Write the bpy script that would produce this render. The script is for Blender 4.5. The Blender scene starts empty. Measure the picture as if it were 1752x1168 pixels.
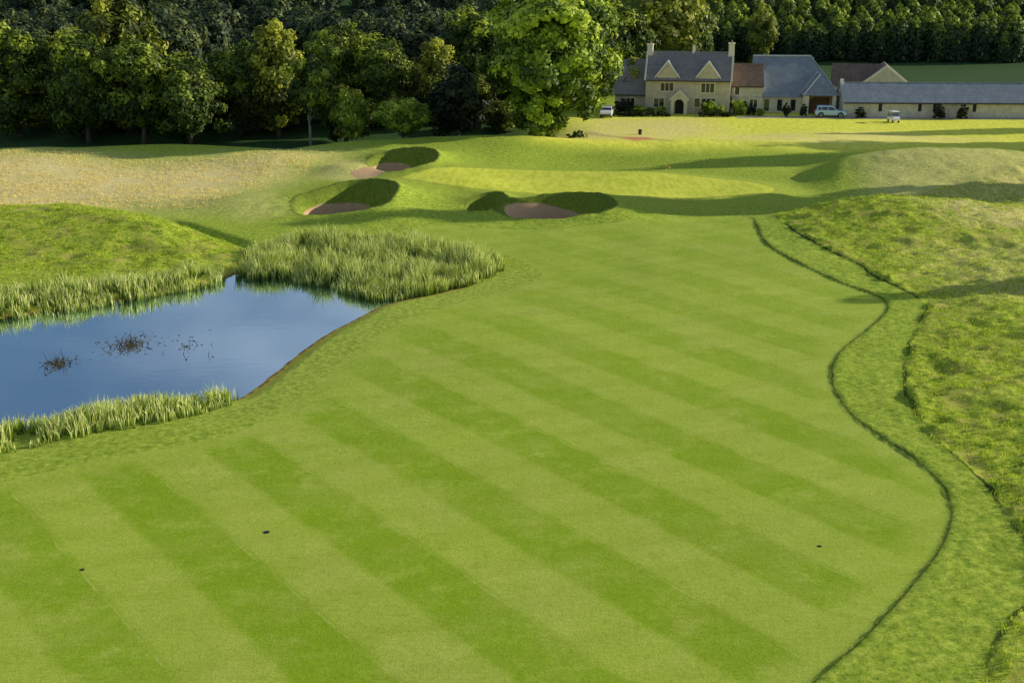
import bpy, math, random
import numpy as np
from mathutils import Vector, Matrix

scene = bpy.context.scene
COL = scene.collection
R = math.radians

# ----------------------------------------------------------------------------
# camera geometry (pixels of the 1752 x 1168 photograph, used to survey ground points)
# ----------------------------------------------------------------------------
F_PX, CAM_H, PITCH = 2000.0, 21.7, math.atan(644 / 2000)
CP, SP = math.cos(PITCH), math.sin(PITCH)

def px(u, v, z=0.0):
    dx = (u - 876) / F_PX; dy = (584 - v) / F_PX
    d = (dx, CP + dy * SP, -SP + dy * CP)
    t = (z - CAM_H) / d[2]
    return (d[0] * t, d[1] * t)

def x_at(u, y, z=0.0):
    return (u - 876) / F_PX * (y * CP + (CAM_H - z) * SP)

def z_at(v, y):
    dy = (584 - v) / F_PX
    return CAM_H + y * (-SP + dy * CP) / (CP + dy * SP)

def pts(lst, z=0.0):
    return np.array([px(u, v, z) for u, v in lst])

# ----------------------------------------------------------------------------
# numpy helpers
# ----------------------------------------------------------------------------
def sstep(a, b, x):
    t = np.clip((x - a) / (b - a), 0, 1)
    return t * t * (3 - 2 * t)

def vnoise(x, y, seed=0):
    x = np.asarray(x, float); y = np.asarray(y, float)
    xi = np.floor(x).astype(np.int64); yi = np.floor(y).astype(np.int64)
    fx = x - xi; fy = y - yi
    fx = fx * fx * (3 - 2 * fx); fy = fy * fy * (3 - 2 * fy)
    def h(a, b):
        n = (a * 374761393 + b * 668265263 + seed * 974711) & 0x7fffffff
        n = ((n ^ (n >> 13)) * 1274126177) & 0x7fffffff
        n = n ^ (n >> 16)
        return (n & 0xffff) / 65535.0
    return ((h(xi, yi) * (1 - fx) + h(xi + 1, yi) * fx) * (1 - fy)
            + (h(xi, yi + 1) * (1 - fx) + h(xi + 1, yi + 1) * fx) * fy)

def fbm(x, y, seed=0, o=3):
    s = 0; a = 0.5
    for i in range(o):
        s = s + a * (vnoise(x * 2 ** i, y * 2 ** i, seed + i * 7) - 0.5)
        a *= 0.5
    return s

def spline(P, n=8, closed=True):
    P = np.asarray(P, float); out = []
    m = len(P)
    rng = range(m) if closed else range(m - 1)
    for i in rng:
        if closed:
            p0, p1, p2, p3 = P[(i - 1) % m], P[i], P[(i + 1) % m], P[(i + 2) % m]
        else:
            p0, p1, p2, p3 = P[max(i - 1, 0)], P[i], P[i + 1], P[min(i + 2, m - 1)]
        for k in range(n):
            t = k / n
            out.append(0.5 * ((2 * p1) + (-p0 + p2) * t + (2 * p0 - 5 * p1 + 4 * p2 - p3) * t * t
                              + (-p0 + 3 * p1 - 3 * p2 + p3) * t ** 3))
    if not closed:
        out.append(P[-1])
    return np.array(out)

def sdf(poly, x, y):
    """signed distance, positive inside"""
    d2 = np.full(x.shape, 1e12); inside = np.zeros(x.shape, bool)
    m = len(poly)
    for i in range(m):
        ax, ay = poly[i]; bx, by = poly[(i + 1) % m]
        ex, ey = bx - ax, by - ay
        L = ex * ex + ey * ey
        if L < 1e-12:
            continue
        wx = x - ax; wy = y - ay
        t = np.clip((wx * ex + wy * ey) / L, 0, 1)
        d2 = np.minimum(d2, (wx - ex * t) ** 2 + (wy - ey * t) ** 2)
        if ey != 0:
            c = ((ay <= y) & (by > y)) | ((by <= y) & (ay > y))
            inside ^= c & (x < ax + (y - ay) / ey * ex)
    d = np.sqrt(d2)
    return np.where(inside, d, -d)

# ----------------------------------------------------------------------------
# surveyed outlines
# ----------------------------------------------------------------------------
FAIRWAY = spline(pts([(-260, 1400), (-260, 1000), (-160, 870), (60, 806), (250, 768), (400, 735), (500, 682), (585, 612), (660, 560),
                      (760, 520), (860, 492), (925, 468), (900, 440), (800, 414), (700, 400), (760, 388), (860, 393),
                      (1000, 392), (1130, 382), (1268, 376), (1292, 395), (1305, 420), (1345, 447), (1420, 479), (1500, 508),
                      (1516, 530), (1482, 564), (1440, 597), (1421, 632), (1426, 668), (1455, 710), (1500, 745),
                      (1560, 785), (1602, 822), (1624, 870), (1616, 912), (1590, 960), (1540, 1020), (1480, 1085),
                      (1390, 1165), (1290, 1260), (1200, 1400)]), 6)
WATER_Z = -0.5
POND = spline(pts([(-420, 800), (-120, 765), (98, 722), (200, 700), (310, 690), (400, 684), (432, 670), (472, 638), (520, 600), (562, 571),
                   (610, 546), (655, 524), (700, 512), (760, 500), (800, 486), (790, 462), (720, 446), (600, 440),
                   (500, 440), (425, 456), (392, 474), (340, 492), (250, 508), (98, 530), (-100, 560), (-420, 600)], WATER_Z), 5)
GREEN = spline(pts([(690, 312), (730, 298), (850, 289), (1000, 290), (1140, 299), (1250, 307), (1320, 319), (1305, 332),
                    (1200, 341), (1080, 343), (950, 338), (800, 329), (705, 322)], 0.55), 5)
DRY = [  # (outline in the photo, z, softness, amount)
    ([(-300, 280), (98, 270), (250, 282), (400, 276), (480, 268), (560, 272), (490, 300), (425, 325), (350, 352), (250, 350), (98, 362), (-300, 385)], 0.2, 8.0, 1.0),
    ([(560, 268), (640, 282), (640, 300), (600, 312), (530, 300)], 0.4, 2.0, 0.55),
    ([(1470, 272), (1560, 266), (1800, 268), (1800, 322), (1560, 330), (1490, 312)], 1.8, 3.0, 0.5),
    ([(1540, 335), (1800, 330), (1800, 375), (1640, 372)], 1.8, 3.0, 0.7),
    ([(1030, 205), (1200, 203), (1230, 225), (1160, 243), (1000, 246), (960, 232)], 0.0, 6.0, 0.7),
    ([(1220, 232), (1500, 226), (1700, 236), (1400, 254), (1230, 250)], 0.0, 4.0, 0.6),
    ([(740, 236), (1000, 230), (1000, 240), (760, 246)], 0.0, 3.0, 0.8),
    ([(340, 325), (470, 325), (490, 355), (420, 368), (350, 350)], 0.6, 2.5, 0.4),
    ([(1570, 430), (1800, 410), (1800, 520), (1640, 500)], 0.3, 4.0, 0.35),
]
DRYP = [(pts(p, z), s, a) for p, z, s, a in DRY]
PATCH = pts([(1058, 244), (1080, 238), (1112, 239), (1118, 247), (1085, 251)])
LAWN = pts([(960, 200), (1800, 190), (1800, 262), (1150, 262), (920, 256)])
CART_PATH = spline(pts([(1010, 226), (1060, 236), (1112, 243), (1150, 249), (1148, 252), (1105, 247), (1050, 240), (1000, 230)]), 4)

# bunkers: centre, radii, floor height, lip height, direction of the high lip (deg from +x), sandy side
BUNKERS = [
    dict(c=(-12.2, 130.0), r=(4.1, 5.2), floor=-1.7, lip=1.9, front=0.2, th=40, sand=0.22, left=0.55, seed=3),
    dict(c=(-15.4, 108.0), r=(5.5, 4.7), floor=-1.9, lip=2.0, front=0.1, th=38, sand=0.3, left=0.42, seed=5),
    dict(c=(4.2, 104.6), r=(5.0, 3.6), floor=-1.4, lip=1.6, front=0.08, th=40, sand=0.24, left=0.62, seed=8),
    dict(c=(-2.4, 106.9), r=(2.2, 2.4), floor=-0.6, lip=1.25, front=0.1, th=35, sand=0.12, left=0.1, seed=11),
]

def gauss(x, y, cx, cy, sx, sy, rot=0.0):
    c, s = math.cos(rot), math.sin(rot)
    dx = (x - cx) * c + (y - cy) * s; dy = -(x - cx) * s + (y - cy) * c
    return np.exp(-0.5 * ((dx / sx) ** 2 + (dy / sy) ** 2))

CREST = np.array([px(u, v, 0.8) for u, v in [(-500, 262), (98, 255), (300, 248), (490, 257), (600, 246), (740, 240), (900, 242), (1000, 240)]])

def terrain(x, y, full=False):
    """height of the ground; with full=True also the surface masks"""
    x = np.asarray(x, float); y = np.asarray(y, float)
    sd_f = sdf(FAIRWAY, x, y); sd_p = sdf(POND, x, y); sd_g = sdf(GREEN, x, y)
    z = np.zeros_like(x)
    # broad undulation
    und = fbm(x / 22.0, y / 22.0, 4, 2)
    und = und * 1.1 + 0.45 * fbm(x / 8.0, y / 8.0, 14, 2)
    z += und * sstep(60, 100, y) * (1 - sstep(150, 175, y)) * sstep(-12, 1, -sd_g)
    # fairway gently falling to the pond
    z += -0.25 * sstep(-14, 0, sd_p) * (1 - sstep(95, 110, y))
    # green plateau
    z = z + 0.55 * sstep(-5.0, 1.0, sd_g)
    # crest at the left, falling beyond
    yc = np.interp(x, CREST[:, 0], CREST[:, 1])
    wl = 1 - sstep(-2, 12, x)
    z += wl * (0.8 * np.exp(-0.5 * ((y - yc) / np.where(y < yc, 9.0, 5.0)) ** 2))
    z += -1.1 * wl * sstep(0.5, 6.0, y - yc) * (1 - sstep(160, 172, y))
    # mound at the left above the pond, its right flank cut along a straight edge
    e0 = np.array(px(352, 360, 2.0)); e1 = np.array(px(450, 424, 0.2))
    ed = (e1 - e0) / np.linalg.norm(e1 - e0); nrm = np.array([-ed[1], ed[0]])
    if nrm[0] < 0: nrm = -nrm
    side = (x - e0[0]) * nrm[0] + (y - e0[1]) * nrm[1]
    m1 = 1.85 * np.exp(-0.5 * ((y - 97.5 + 0.10 * (x + 28)) / np.where(y < 97, 5.6, 4.8)) ** 2) * (1 - sstep(-5.5, 0.6, side)) * (0.75 + 0.25 * gauss(x, y, -29, 97, 9, 30))
    z += m1
    z += -0.5 * np.exp(-0.5 * ((side - 0.5) / 0.4) ** 2) * sstep(88, 92, y) * (1 - sstep(101, 104, y)) * (x > -32) * (x < -14)
    z += 1.0 * gauss(x, y, -24.0, 109.5, 4.0, 2.6)
    z += 1.2 * gauss(x, y, -17.6, 127.5, 2.3, 2.0) + 0.6 * gauss(x, y, -27, 132, 5, 3) + 0.7 * gauss(x, y, -5, 116.5, 4, 2.2)
    # swale behind the green and the rise beyond it
    z += 0.9 * gauss(x, y, 20, 146, 22, 6) - 0.35 * gauss(x, y, 14, 133, 14, 3.5)
    # right mounds
    z += 2.75 * gauss(x, y, 44, 125.0, 9.5, 5.2, 0.12) * sstep(30.0, 36.0, x + 0.3 * (125 - y) + 1.2 * fbm(x / 4, y / 4, 15, 2))
    z += 1.2 * gauss(x, y, 62, 128, 12, 7)
    z += 1.65 * gauss(x, y, 34.0, 101.0, 7.0, 5.2, 0.15) + 0.45 * gauss(x, y, 48, 96, 12, 10)
    z += 0.5 * gauss(x, y, 40, 62, 8, 12) * sstep(2, 9, -sd_f)
    # bunkers
    sand = np.full(x.shape, -5.0); face = np.zeros_like(x)
    for b in BUNKERS:
        cx, cy = b['c']; rx, ry = b['r']
        dx = (x - cx) / rx; dy = (y - cy) / ry
        th = np.arctan2(dy, dx)
        wob = 1 + 0.035 * (fbm(x / 0.8, y / 0.8, 66, 2)) + 0.09 * np.sin(2 * th + b['seed']) + 0.06 * np.sin(3 * th + 2.1 * b['seed']) + 0.03 * np.sin(5 * th + b['seed'] * 1.3)
        r = np.hypot(dx, dy) / wob
        hi = 0.5 + 0.5 * np.cos(th - R(b['th']))
        lip = 0.35 * fbm(x / 1.5, y / 1.5, 67, 2) + b['front'] + (b['lip'] - b['front']) * hi ** 0.8
        near = r < 4
        out = z + lip * np.exp(-np.maximum(r - 1, 0) * 1.7) * (r >= 1) + lip * (r < 1)
        inn = b['floor'] + (z * 0.4 + lip - b['floor']) * sstep(0.58, 0.99, r)
        inn = inn + 0.0
        zz = np.where(r < 1, inn, z + (z * 0.4 + lip - z) * np.exp(-np.maximum(r - 1, 0) * 1.25) * (1 - sstep(2.6, 4.0, r)))
        z = np.where(near, zz, z)
        # sand: low part plus the left/front slope
        frac = sstep(0.45, 1.0, r)
        left = 0.5 + 0.5 * np.cos(th - R(145))
        s = (b['sand'] + b['left'] * left - frac) * 2.0
        s = np.where(r < 0.985, s, -3.0)
        sand = np.maximum(sand, s)
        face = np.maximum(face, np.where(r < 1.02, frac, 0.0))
    # spill of sand left of the upper bunker
    SP_ = pts([(598, 300), (640, 290), (662, 296), (650, 304), (615, 308)], 0.2)
    sand = np.maximum(sand, sdf(SP_, x, y) * 1.0)
    # hill behind
    hs = sstep(-40, 30, x)
    z += (13 + 6 * hs) * sstep(225 + 40 * hs, 330 + 10 * hs, y) + 26 * sstep(310, 560, y)
    # rough stands above the fairway
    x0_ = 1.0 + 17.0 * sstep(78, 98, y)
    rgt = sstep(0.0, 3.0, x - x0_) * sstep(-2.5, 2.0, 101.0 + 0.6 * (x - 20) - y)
    step1 = sstep(0.0, 0.2, -sd_f) * rgt
    z += step1 * 0.11
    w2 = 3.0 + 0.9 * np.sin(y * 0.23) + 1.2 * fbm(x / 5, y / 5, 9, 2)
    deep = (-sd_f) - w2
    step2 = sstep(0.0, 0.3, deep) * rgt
    z += 0.09 * step2
    rough = step2
    lr = sstep(0.5, 2.5, sd_p * -1) * (x < -14) * sstep(80, 86, y) * (1 - sstep(103, 108, y)) * (1 - sstep(-1.5, 0.2, side))
    lumps = (fbm(x / 1.0, y / 0.7, 21, 3) * 0.5 + fbm(x / 3.2, y / 2.4, 22, 2) * 0.85) * np.maximum(rough, lr * 0.8)
    lumps += (fbm(x / 1.4, y / 1.4, 23, 3) * 0.22) * np.clip(gauss(x, y, 46, 124, 11, 7) * 1.6, 0, 1) * (1 - sstep(-6, -2, sd_g))
    lumps += (fbm(x / 0.5, y / 0.5, 31, 2) * 0.10 + fbm(x / 2.0, y / 2.0, 32, 2) * 0.12) * step1 * (1 - step2)
    z += lumps * (y < 175)
    # pond basin
    wpb = sd_p + 0.25 * fbm(x / 1.2, y / 1.2, 5, 2)
    zp = np.minimum(z, WATER_Z + 0.02)
    k = sstep(-1.1, 0.05, wpb)
    z = z * (1 - k) + zp * k
    z = np.where(sd_p > -0.05, z - 0.9 * sstep(-0.05, 1.5, wpb), z)
    if not full:
        return z
    dry = np.zeros_like(x)
    for P, s, a in DRYP:
        dry = np.maximum(dry, a * sstep(-s, s, sdf(P, x, y)))
    lawn = sstep(-5, 3, sdf(LAWN, x, y)) * (1 - sstep(0, 6, gauss(x, y, 46, 125, 8, 5) * 10 - 2))
    red = sstep(-0.8, 0.8, sdf(PATCH, x, y))
    path = sstep(-0.6, 0.6, sdf(CART_PATH, x, y))
    ground_shade = np.maximum(sstep(200, 212, y), wl * sstep(1.5, 6.0, y - yc + 3.0 * fbm(x / 6, y / 6, 77, 2)))
    mound = np.clip(m1 / 1.0, 0, 1)
    return dict(z=z, fw=np.clip(sd_f, -6, 6), green=np.clip(sd_g, -6, 6), pond=np.clip(sd_p, -6, 6), sand=np.clip(sand, -3, 3),
                dry=dry, lawn=lawn, red=red, path=path, rough=np.maximum(rough, lr), rgt=rgt, ground_shade=ground_shade, face=face, deep=np.clip(deep, -6, 6))

def ground_z(x, y):
    return float(terrain(np.array([x]), np.array([y]))[0])

# ----------------------------------------------------------------------------
# object helpers
# ----------------------------------------------------------------------------
def tag(o, label=None, cat=None, group=None, kind=None):
    if label: o['label'] = label
    if cat: o['category'] = cat
    if group: o['group'] = group
    if kind: o['kind'] = kind
    return o

def link(name, me, parent=None, mats=()):
    o = bpy.data.objects.new(name, me); COL.objects.link(o)
    if parent is not None: o.parent = parent
    for m in mats: me.materials.append(m)
    return o

def empty(name, loc, rz=0, label=None, cat=None, group=None):
    o = bpy.data.objects.new(name, None); COL.objects.link(o)
    o.empty_display_size = 0.3
    o.location = loc; o.rotation_euler = (0, 0, rz)
    return tag(o, label, cat, group)

def np_mesh(name, V, faces4=None, faces3=None, attrs=None, smooth=False):
    me = bpy.data.meshes.new(name)
    V = np.asarray(V, np.float32).reshape(-1, 3)
    me.vertices.add(len(V)); me.vertices.foreach_set('co', V.ravel())
    loops = []; starts = []; n = 0
    idx = []; tot = []
    if faces4 is not None and len(faces4):
        f = np.asarray(faces4, np.int32); idx.append(f.ravel()); tot.append(np.full(len(f), 4, np.int32))
    if faces3 is not None and len(faces3):
        f = np.asarray(faces3, np.int32); idx.append(f.ravel()); tot.append(np.full(len(f), 3, np.int32))
    idx = np.concatenate(idx); tot = np.concatenate(tot)
    me.loops.add(len(idx)); me.loops.foreach_set('vertex_index', idx)
    me.polygons.add(len(tot))
    st = np.concatenate([[0], np.cumsum(tot)[:-1]]).astype(np.int32)
    me.polygons.foreach_set('loop_start', st); me.polygons.foreach_set('loop_total', tot)
    if smooth:
        me.polygons.foreach_set('use_smooth', np.ones(len(tot), bool))
    if attrs:
        for k, a in attrs.items():
            at = me.attributes.new(k, 'FLOAT', 'POINT'); at.data.foreach_set('value', np.asarray(a, np.float32).ravel())
    me.update(calc_edges=True); me.validate()
    return me

class MB:
    """small mesh collector"""
    def __init__(s): s.v = []; s.f = []; s.m = []
    def add(s, vs, fs, mat=0):
        b = len(s.v); s.v += [tuple(p) for p in vs]
        s.f += [tuple(b + i for i in f) for f in fs]; s.m += [mat] * len(fs)
        return s
    def box(s, x0, x1, y0, y1, z0, z1, mat=0):
        vs = [(x0, y0, z0), (x1, y0, z0), (x1, y1, z0), (x0, y1, z0), (x0, y0, z1), (x1, y0, z1), (x1, y1, z1), (x0, y1, z1)]
        return s.add(vs, [(0, 3, 2, 1), (4, 5, 6, 7), (0, 1, 5, 4), (1, 2, 6, 5), (2, 3, 7, 6), (3, 0, 4, 7)], mat)
    def prism(s, prof, a0, a1, axis='y', mat=0):
        """profile of 2D points extruded along an axis: 'y' -> profile is (x,z); 'x' -> (y,z); 'z' -> (x,y)"""
        n = len(prof)
        def P(p, a):
            return {'y': (p[0], a, p[1]), 'x': (a, p[0], p[1]), 'z': (p[0], p[1], a)}[axis]
        vs = [P(p, a0) for p in prof] + [P(p, a1) for p in prof]
        fs = [tuple(range(n)), tuple(range(2 * n - 1, n - 1, -1))]
        fs += [(i, n + i, n + (i + 1) % n, (i + 1) % n) for i in range(n)]
        return s.add(vs, fs, mat)
    def tube(s, P, rad, n=7, cap=True, mat=0):
        P = [Vector(p) for p in P]
        if not hasattr(rad, '__len__'): rad = [rad] * len(P)
        vs = []; fs = []
        ref = Vector((0.31, 0.9, 0.2))
        for i, p in enumerate(P):
            d = (P[min(i + 1, len(P) - 1)] - P[max(i - 1, 0)])
            d = d.normalized() if d.length > 1e-9 else Vector((0, 0, 1))
            a = d.cross(ref)
            if a.length < 1e-3: a = d.cross(Vector((1, 0, 0)))
            a.normalize(); b = d.cross(a)
            for k in range(n):
                t = 2 * math.pi * k / n
                vs.append(p + (a * math.cos(t) + b * math.sin(t)) * rad[i])
        for i in range(len(P) - 1):
            for k in range(n):
                fs.append((i * n + k, i * n + (k + 1) % n, (i + 1) * n + (k + 1) % n, (i + 1) * n + k))
        if cap:
            fs.append(tuple(range(n - 1, -1, -1))); fs.append(tuple(range((len(P) - 1) * n, len(P) * n)))
        return s.add(vs, fs, mat)
    def mesh(s, name, mats=(), smooth=False):
        me = bpy.data.meshes.new(name); me.from_pydata(s.v, [], s.f)
        for m in mats: me.materials.append(m)
        if len(mats) > 1: me.polygons.foreach_set('material_index', s.m)
        if smooth: me.polygons.foreach_set('use_smooth', [True] * len(s.f))
        me.update()
        import bmesh
        bm = bmesh.new(); bm.from_mesh(me); bmesh.ops.recalc_face_normals(bm, faces=bm.faces[:]); bm.to_mesh(me); bm.free()
        return me
    def build(s, name, mat, parent=None, smooth=False, bevel=0.0, label=None):
        mats = mat if isinstance(mat, (list, tuple)) else [mat]
        o = link(name, s.mesh(name, mats, smooth), parent)
        if bevel:
            m = o.modifiers.new('bevel', 'BEVEL'); m.width = bevel; m.segments = 2; m.limit_method = 'ANGLE'
        if label: o['label'] = label
        return o

# ----------------------------------------------------------------------------
# materials
# ----------------------------------------------------------------------------
class NT:
    def __init__(s, name):
        s.mat = bpy.data.materials.new(name); s.mat.use_nodes = True
        s.t = s.mat.node_tree; s.t.nodes.clear()
        s.out = s.n('ShaderNodeOutputMaterial')
    def n(s, typ, **kw):
        o = s.t.nodes.new(typ)
        for k, v in kw.items(): setattr(o, k, v)
        return o
    def l(s, a, b): s.t.links.new(a, b)
    def put(s, sock, v):
        if isinstance(v, bpy.types.NodeSocket): s.l(v, sock)
        else: sock.default_value = v
    def math(s, op, a, b=0.0, c=None, clamp=False):
        o = s.n('ShaderNodeMath', operation=op, use_clamp=clamp)
        s.put(o.inputs[0], a); s.put(o.inputs[1], b)
        if c is not None: s.put(o.inputs[2], c)
        return o.outputs[0]
    def step(s, x, a, b):
        o = s.n('ShaderNodeMapRange', interpolation_type='SMOOTHSTEP')
        s.put(o.inputs['Value'], x); o.inputs['From Min'].default_value = a; o.inputs['From Max'].default_value = b
        return o.outputs['Result']
    def mix(s, f, a, b, blend='MIX'):
        o = s.n('ShaderNodeMix', data_type='RGBA', blend_type=blend)
        s.put(o.inputs[0], f)
        for i, v in ((6, a), (7, b)):
            s.put(o.inputs[i], v if isinstance(v, bpy.types.NodeSocket) else (*v[:3], 1))
        return o.outputs[2]
    def attr(s, name):
        return s.n('ShaderNodeAttribute', attribute_name=name).outputs['Fac']
    def noise(s, vec, scale, detail=3, rough=0.55, dist=0.0):
        o = s.n('ShaderNodeTexNoise'); s.put(o.inputs['Vector'], vec)
        o.inputs['Scale'].default_value = scale; o.inputs['Detail'].default_value = detail
        o.inputs['Roughness'].default_value = rough; o.inputs['Distortion'].default_value = dist
        return o.outputs['Fac']
    def pos(s): return s.n('ShaderNodeNewGeometry').outputs['Position']
    def obj(s): return s.n('ShaderNodeTexCoord').outputs['Object']
    def mapping(s, vec, scale=(1, 1, 1), rot=(0, 0, 0)):
        o = s.n('ShaderNodeMapping'); s.put(o.inputs['Vector'], vec)
        o.inputs['Scale'].default_value = scale; o.inputs['Rotation'].default_value = rot
        return o.outputs[0]
    def ramp(s, f, stops):
        o = s.n('ShaderNodeValToRGB'); s.put(o.inputs[0], f)
        e = o.color_ramp.elements
        while len(e) < len(stops): e.new(0.5)
        for i, (p, c) in enumerate(stops):
            e[i].position = p; e[i].color = (*c, 1)
        return o.outputs[0]
    def bump(s, h, strength=0.5, dist=0.05):
        o = s.n('ShaderNodeBump'); s.put(o.inputs['Height'], h)
        s.put(o.inputs['Strength'], strength); o.inputs['Distance'].default_value = dist
        return o.outputs[0]
    def bsdf(s, col, rough=0.8, spec=0.3, metal=0.0, normal=None):
        o = s.n('ShaderNodeBsdfPrincipled')
        s.put(o.inputs['Base Color'], col if isinstance(col, bpy.types.NodeSocket) else (*col[:3], 1))
        s.put(o.inputs['Roughness'], rough); o.inputs['Specular IOR Level'].default_value = spec
        o.inputs['Metallic'].default_value = metal
        if normal is not None: s.l(normal, o.inputs['Normal'])
        return o
    def done(s, sh):
        s.l(sh.outputs[0] if hasattr(sh, 'outputs') else sh, s.out.inputs['Surface'])
        return s.mat

def mat_simple(name, col, rough=0.7, spec=0.3, metal=0.0, var=0.15, scale=3.0):
    t = NT(name); n = t.noise(t.obj(), scale, 4)
    c = t.mix(n, tuple(c * (1 - var) for c in col), tuple(min(1, c * (1 + var)) for c in col))
    return t.done(t.bsdf(c, rough, spec, metal, t.bump(n, 0.1, 0.02)))

STRIPE_N = (0.789, 0.614)
def mat_ground():
    t = NT('turf'); P = t.pos()
    sep = t.n('ShaderNodeSeparateXYZ'); t.l(P, sep.inputs[0]); X, Y = sep.outputs[0], sep.outputs[1]
    n_big = t.noise(P, 0.09, 3); n_mid = t.noise(P, 0.55, 4); n_fine = t.noise(P, 3.2, 4, 0.65); n_vf = t.noise(P, 14.0, 4, 0.75)
    n_str = t.noise(t.mapping(P, (2.2, 0.5, 1), (0, 0, R(38))), 1.0, 4)
    # rough
    c_rough = t.ramp(n_fine, [(0.32, (0.15, 0.24, 0.016)), (0.5, (0.36, 0.47, 0.04)), (0.68, (0.60, 0.62, 0.09))])
    c_rough = t.mix(t.step(n_mid, 0.45, 0.7), c_rough, (0.42, 0.41, 0.085))
    # first cut
    c_first = t.ramp(n_fine, [(0.3, (0.17, 0.27, 0.02)), (0.52, (0.34, 0.45, 0.045)), (0.72, (0.54, 0.59, 0.09))])
    a_rough = t.attr('rough'); col = t.mix(a_rough, c_first, c_rough)
    # dry grass
    c_dry = t.ramp(n_fine, [(0.25, (0.50, 0.40, 0.14)), (0.5, (0.80, 0.66, 0.30)), (0.75, (0.92, 0.78, 0.40))])
    dry = t.math('MULTIPLY', t.attr('dry'), t.step(t.math('ADD', t.math('MULTIPLY', n_mid, 0.5), t.math('MULTIPLY', n_big, 0.6)), 0.32, 0.52))
    dry = t.math('MAXIMUM', dry, t.math('MULTIPLY', t.step(t.attr('dry'), 0.6, 1.0), t.math('ADD', 0.62, t.math('MULTIPLY', n_mid, 0.7)), clamp=True))
    # lawn in the distance
    c_lawn = t.mix(t.step(n_str, 0.35, 0.65), (0.66, 0.72, 0.06), (0.88, 0.85, 0.12))
    col = t.mix(t.attr('lawn'), col, c_lawn)
    col = t.mix(t.math('MULTIPLY', dry, 0.9), col, c_dry)
    # painted shade: darkened meadow behind the buildings and floor of the left wood
    col = t.mix(t.attr('ground_shade'), col, t.mix(n_mid, (0.03, 0.075, 0.022), (0.05, 0.11, 0.03)))
    # fairway with mown stripes, 5.6 m pair
    s = t.math('ADD', t.math('MULTIPLY', X, STRIPE_N[0]), t.math('MULTIPLY', Y, STRIPE_N[1]))
    s = t.math('ADD', s, t.math('MULTIPLY', t.math('SUBTRACT', n_mid, 0.5), 0.35))
    ph = t.math('MULTIPLY', t.math('SUBTRACT', s, 15.6), 2 * math.pi / 5.6)
    cosv = t.math('COSINE', ph)
    dark = t.step(t.math('ADD', cosv, t.math('MULTIPLY', t.math('SUBTRACT', n_fine, 0.5), 0.5)), -0.28, 0.26)
    fade = t.step(t.math('ADD', t.attr('fw'), t.math('MULTIPLY', n_mid, 2.6)), 1.2, 3.6)
    far = t.math('SUBTRACT', 1.0, t.math('MULTIPLY', t.step(Y, 45, 90), 0.55))
    dark = t.math('MULTIPLY', t.math('MULTIPLY', dark, fade), far)
    dark = t.math('MULTIPLY', dark, t.math('ADD', 0.42, t.math('MULTIPLY', n_mid, 0.95)), clamp=True)
    c_lt = t.mix(n_mid, (0.335, 0.450, 0.045), (0.440, 0.535, 0.078))
    c_lt = t.mix(t.step(n_big, 0.4, 0.7), c_lt, (0.385, 0.495, 0.055))
    c_dk = t.mix(n_mid, (0.205, 0.350, 0.008), (0.290, 0.425, 0.018))
    c_fw = t.mix(dark, c_lt, c_dk)
    # worn, pale patches
    worn = t.math('MULTIPLY', t.step(t.noise(P, 0.4, 6, 0.75), 0.48, 0.7), 0.6)
    c_fw = t.mix(worn, c_fw, (0.48, 0.55, 0.10))
    mot = t.noise(P, 1.35, 5, 0.72)
    c_fw = t.mix(t.math('MULTIPLY', t.step(mot, 0.5, 0.72), 0.34), c_fw, (0.46, 0.54, 0.075))
    c_fw = t.mix(t.math('MULTIPLY', t.step(mot, 0.5, 0.3), 0.34), c_fw, (0.22, 0.31, 0.012))
    c_fw = t.mix(t.math('MULTIPLY', t.step(t.noise(P, 0.21, 4, 0.6), 0.45, 0.75), 0.35), c_fw, (0.48, 0.52, 0.12))
    # overlap line of the mower at the stripe edges, faint passes along and across
    ln = t.math('MULTIPLY', t.math('SUBTRACT', 1.0, t.step(t.math('ABSOLUTE', t.math('SUBTRACT', cosv, 0.12)), 0.015, 0.06)), t.step(t.math('SINE', ph), 0.2, 0.6))
    ln = t.math('MULTIPLY', t.math('MULTIPLY', ln, fade), t.step(n_mid, 0.42, 0.62))
    c_fw = t.mix(t.math('MULTIPLY', ln, 0.5), c_fw, (0.58, 0.60, 0.16))
    fine = t.noise(t.mapping(P, (0.6, 5.0, 1), (0, 0, R(-37.9))), 1.6, 4, 0.6)
    c_fw = t.mix(t.math('MULTIPLY', t.step(fine, 0.5, 0.75), 0.28), c_fw, (0.20, 0.30, 0.012))
    q = t.math('ADD', t.math('MULTIPLY', X, -0.35), t.math('MULTIPLY', Y, 0.94))
    crs = t.math('MULTIPLY', t.step(t.math('SINE', t.math('MULTIPLY', t.math('ADD', q, n_mid), 2.2)), 0.0, 0.6), 0.13)
    c_fw = t.mix(crs, c_fw, (0.25, 0.34, 0.015))
    spk = t.step(t.noise(P, 2.6, 2, 0.9), 0.70, 0.76)
    c_fw = t.mix(t.math('MULTIPLY', spk, 0.55), c_fw, (0.12, 0.20, 0.015))
    fwm = t.step(t.math('ADD', t.attr('fw'), t.math('MULTIPLY', t.math('SUBTRACT', n_fine, 0.5), 0.12)), -0.03, 0.05)
    fwm = t.math('MULTIPLY', fwm, t.math('SUBTRACT', 1.0, t.math('MULTIPLY', t.step(Y, 98, 104), 0.6)))
    col = t.mix(fwm, col, c_fw)
    # painted shadow line where the rough stands above the fairway edge
    ew = t.math('ADD', t.attr('fw'), t.math('ADD', t.math('MULTIPLY', t.math('SUBTRACT', n_mid, 0.5), 0.25), t.math('MULTIPLY', t.math('SUBTRACT', n_vf, 0.5), 0.35)))
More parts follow.
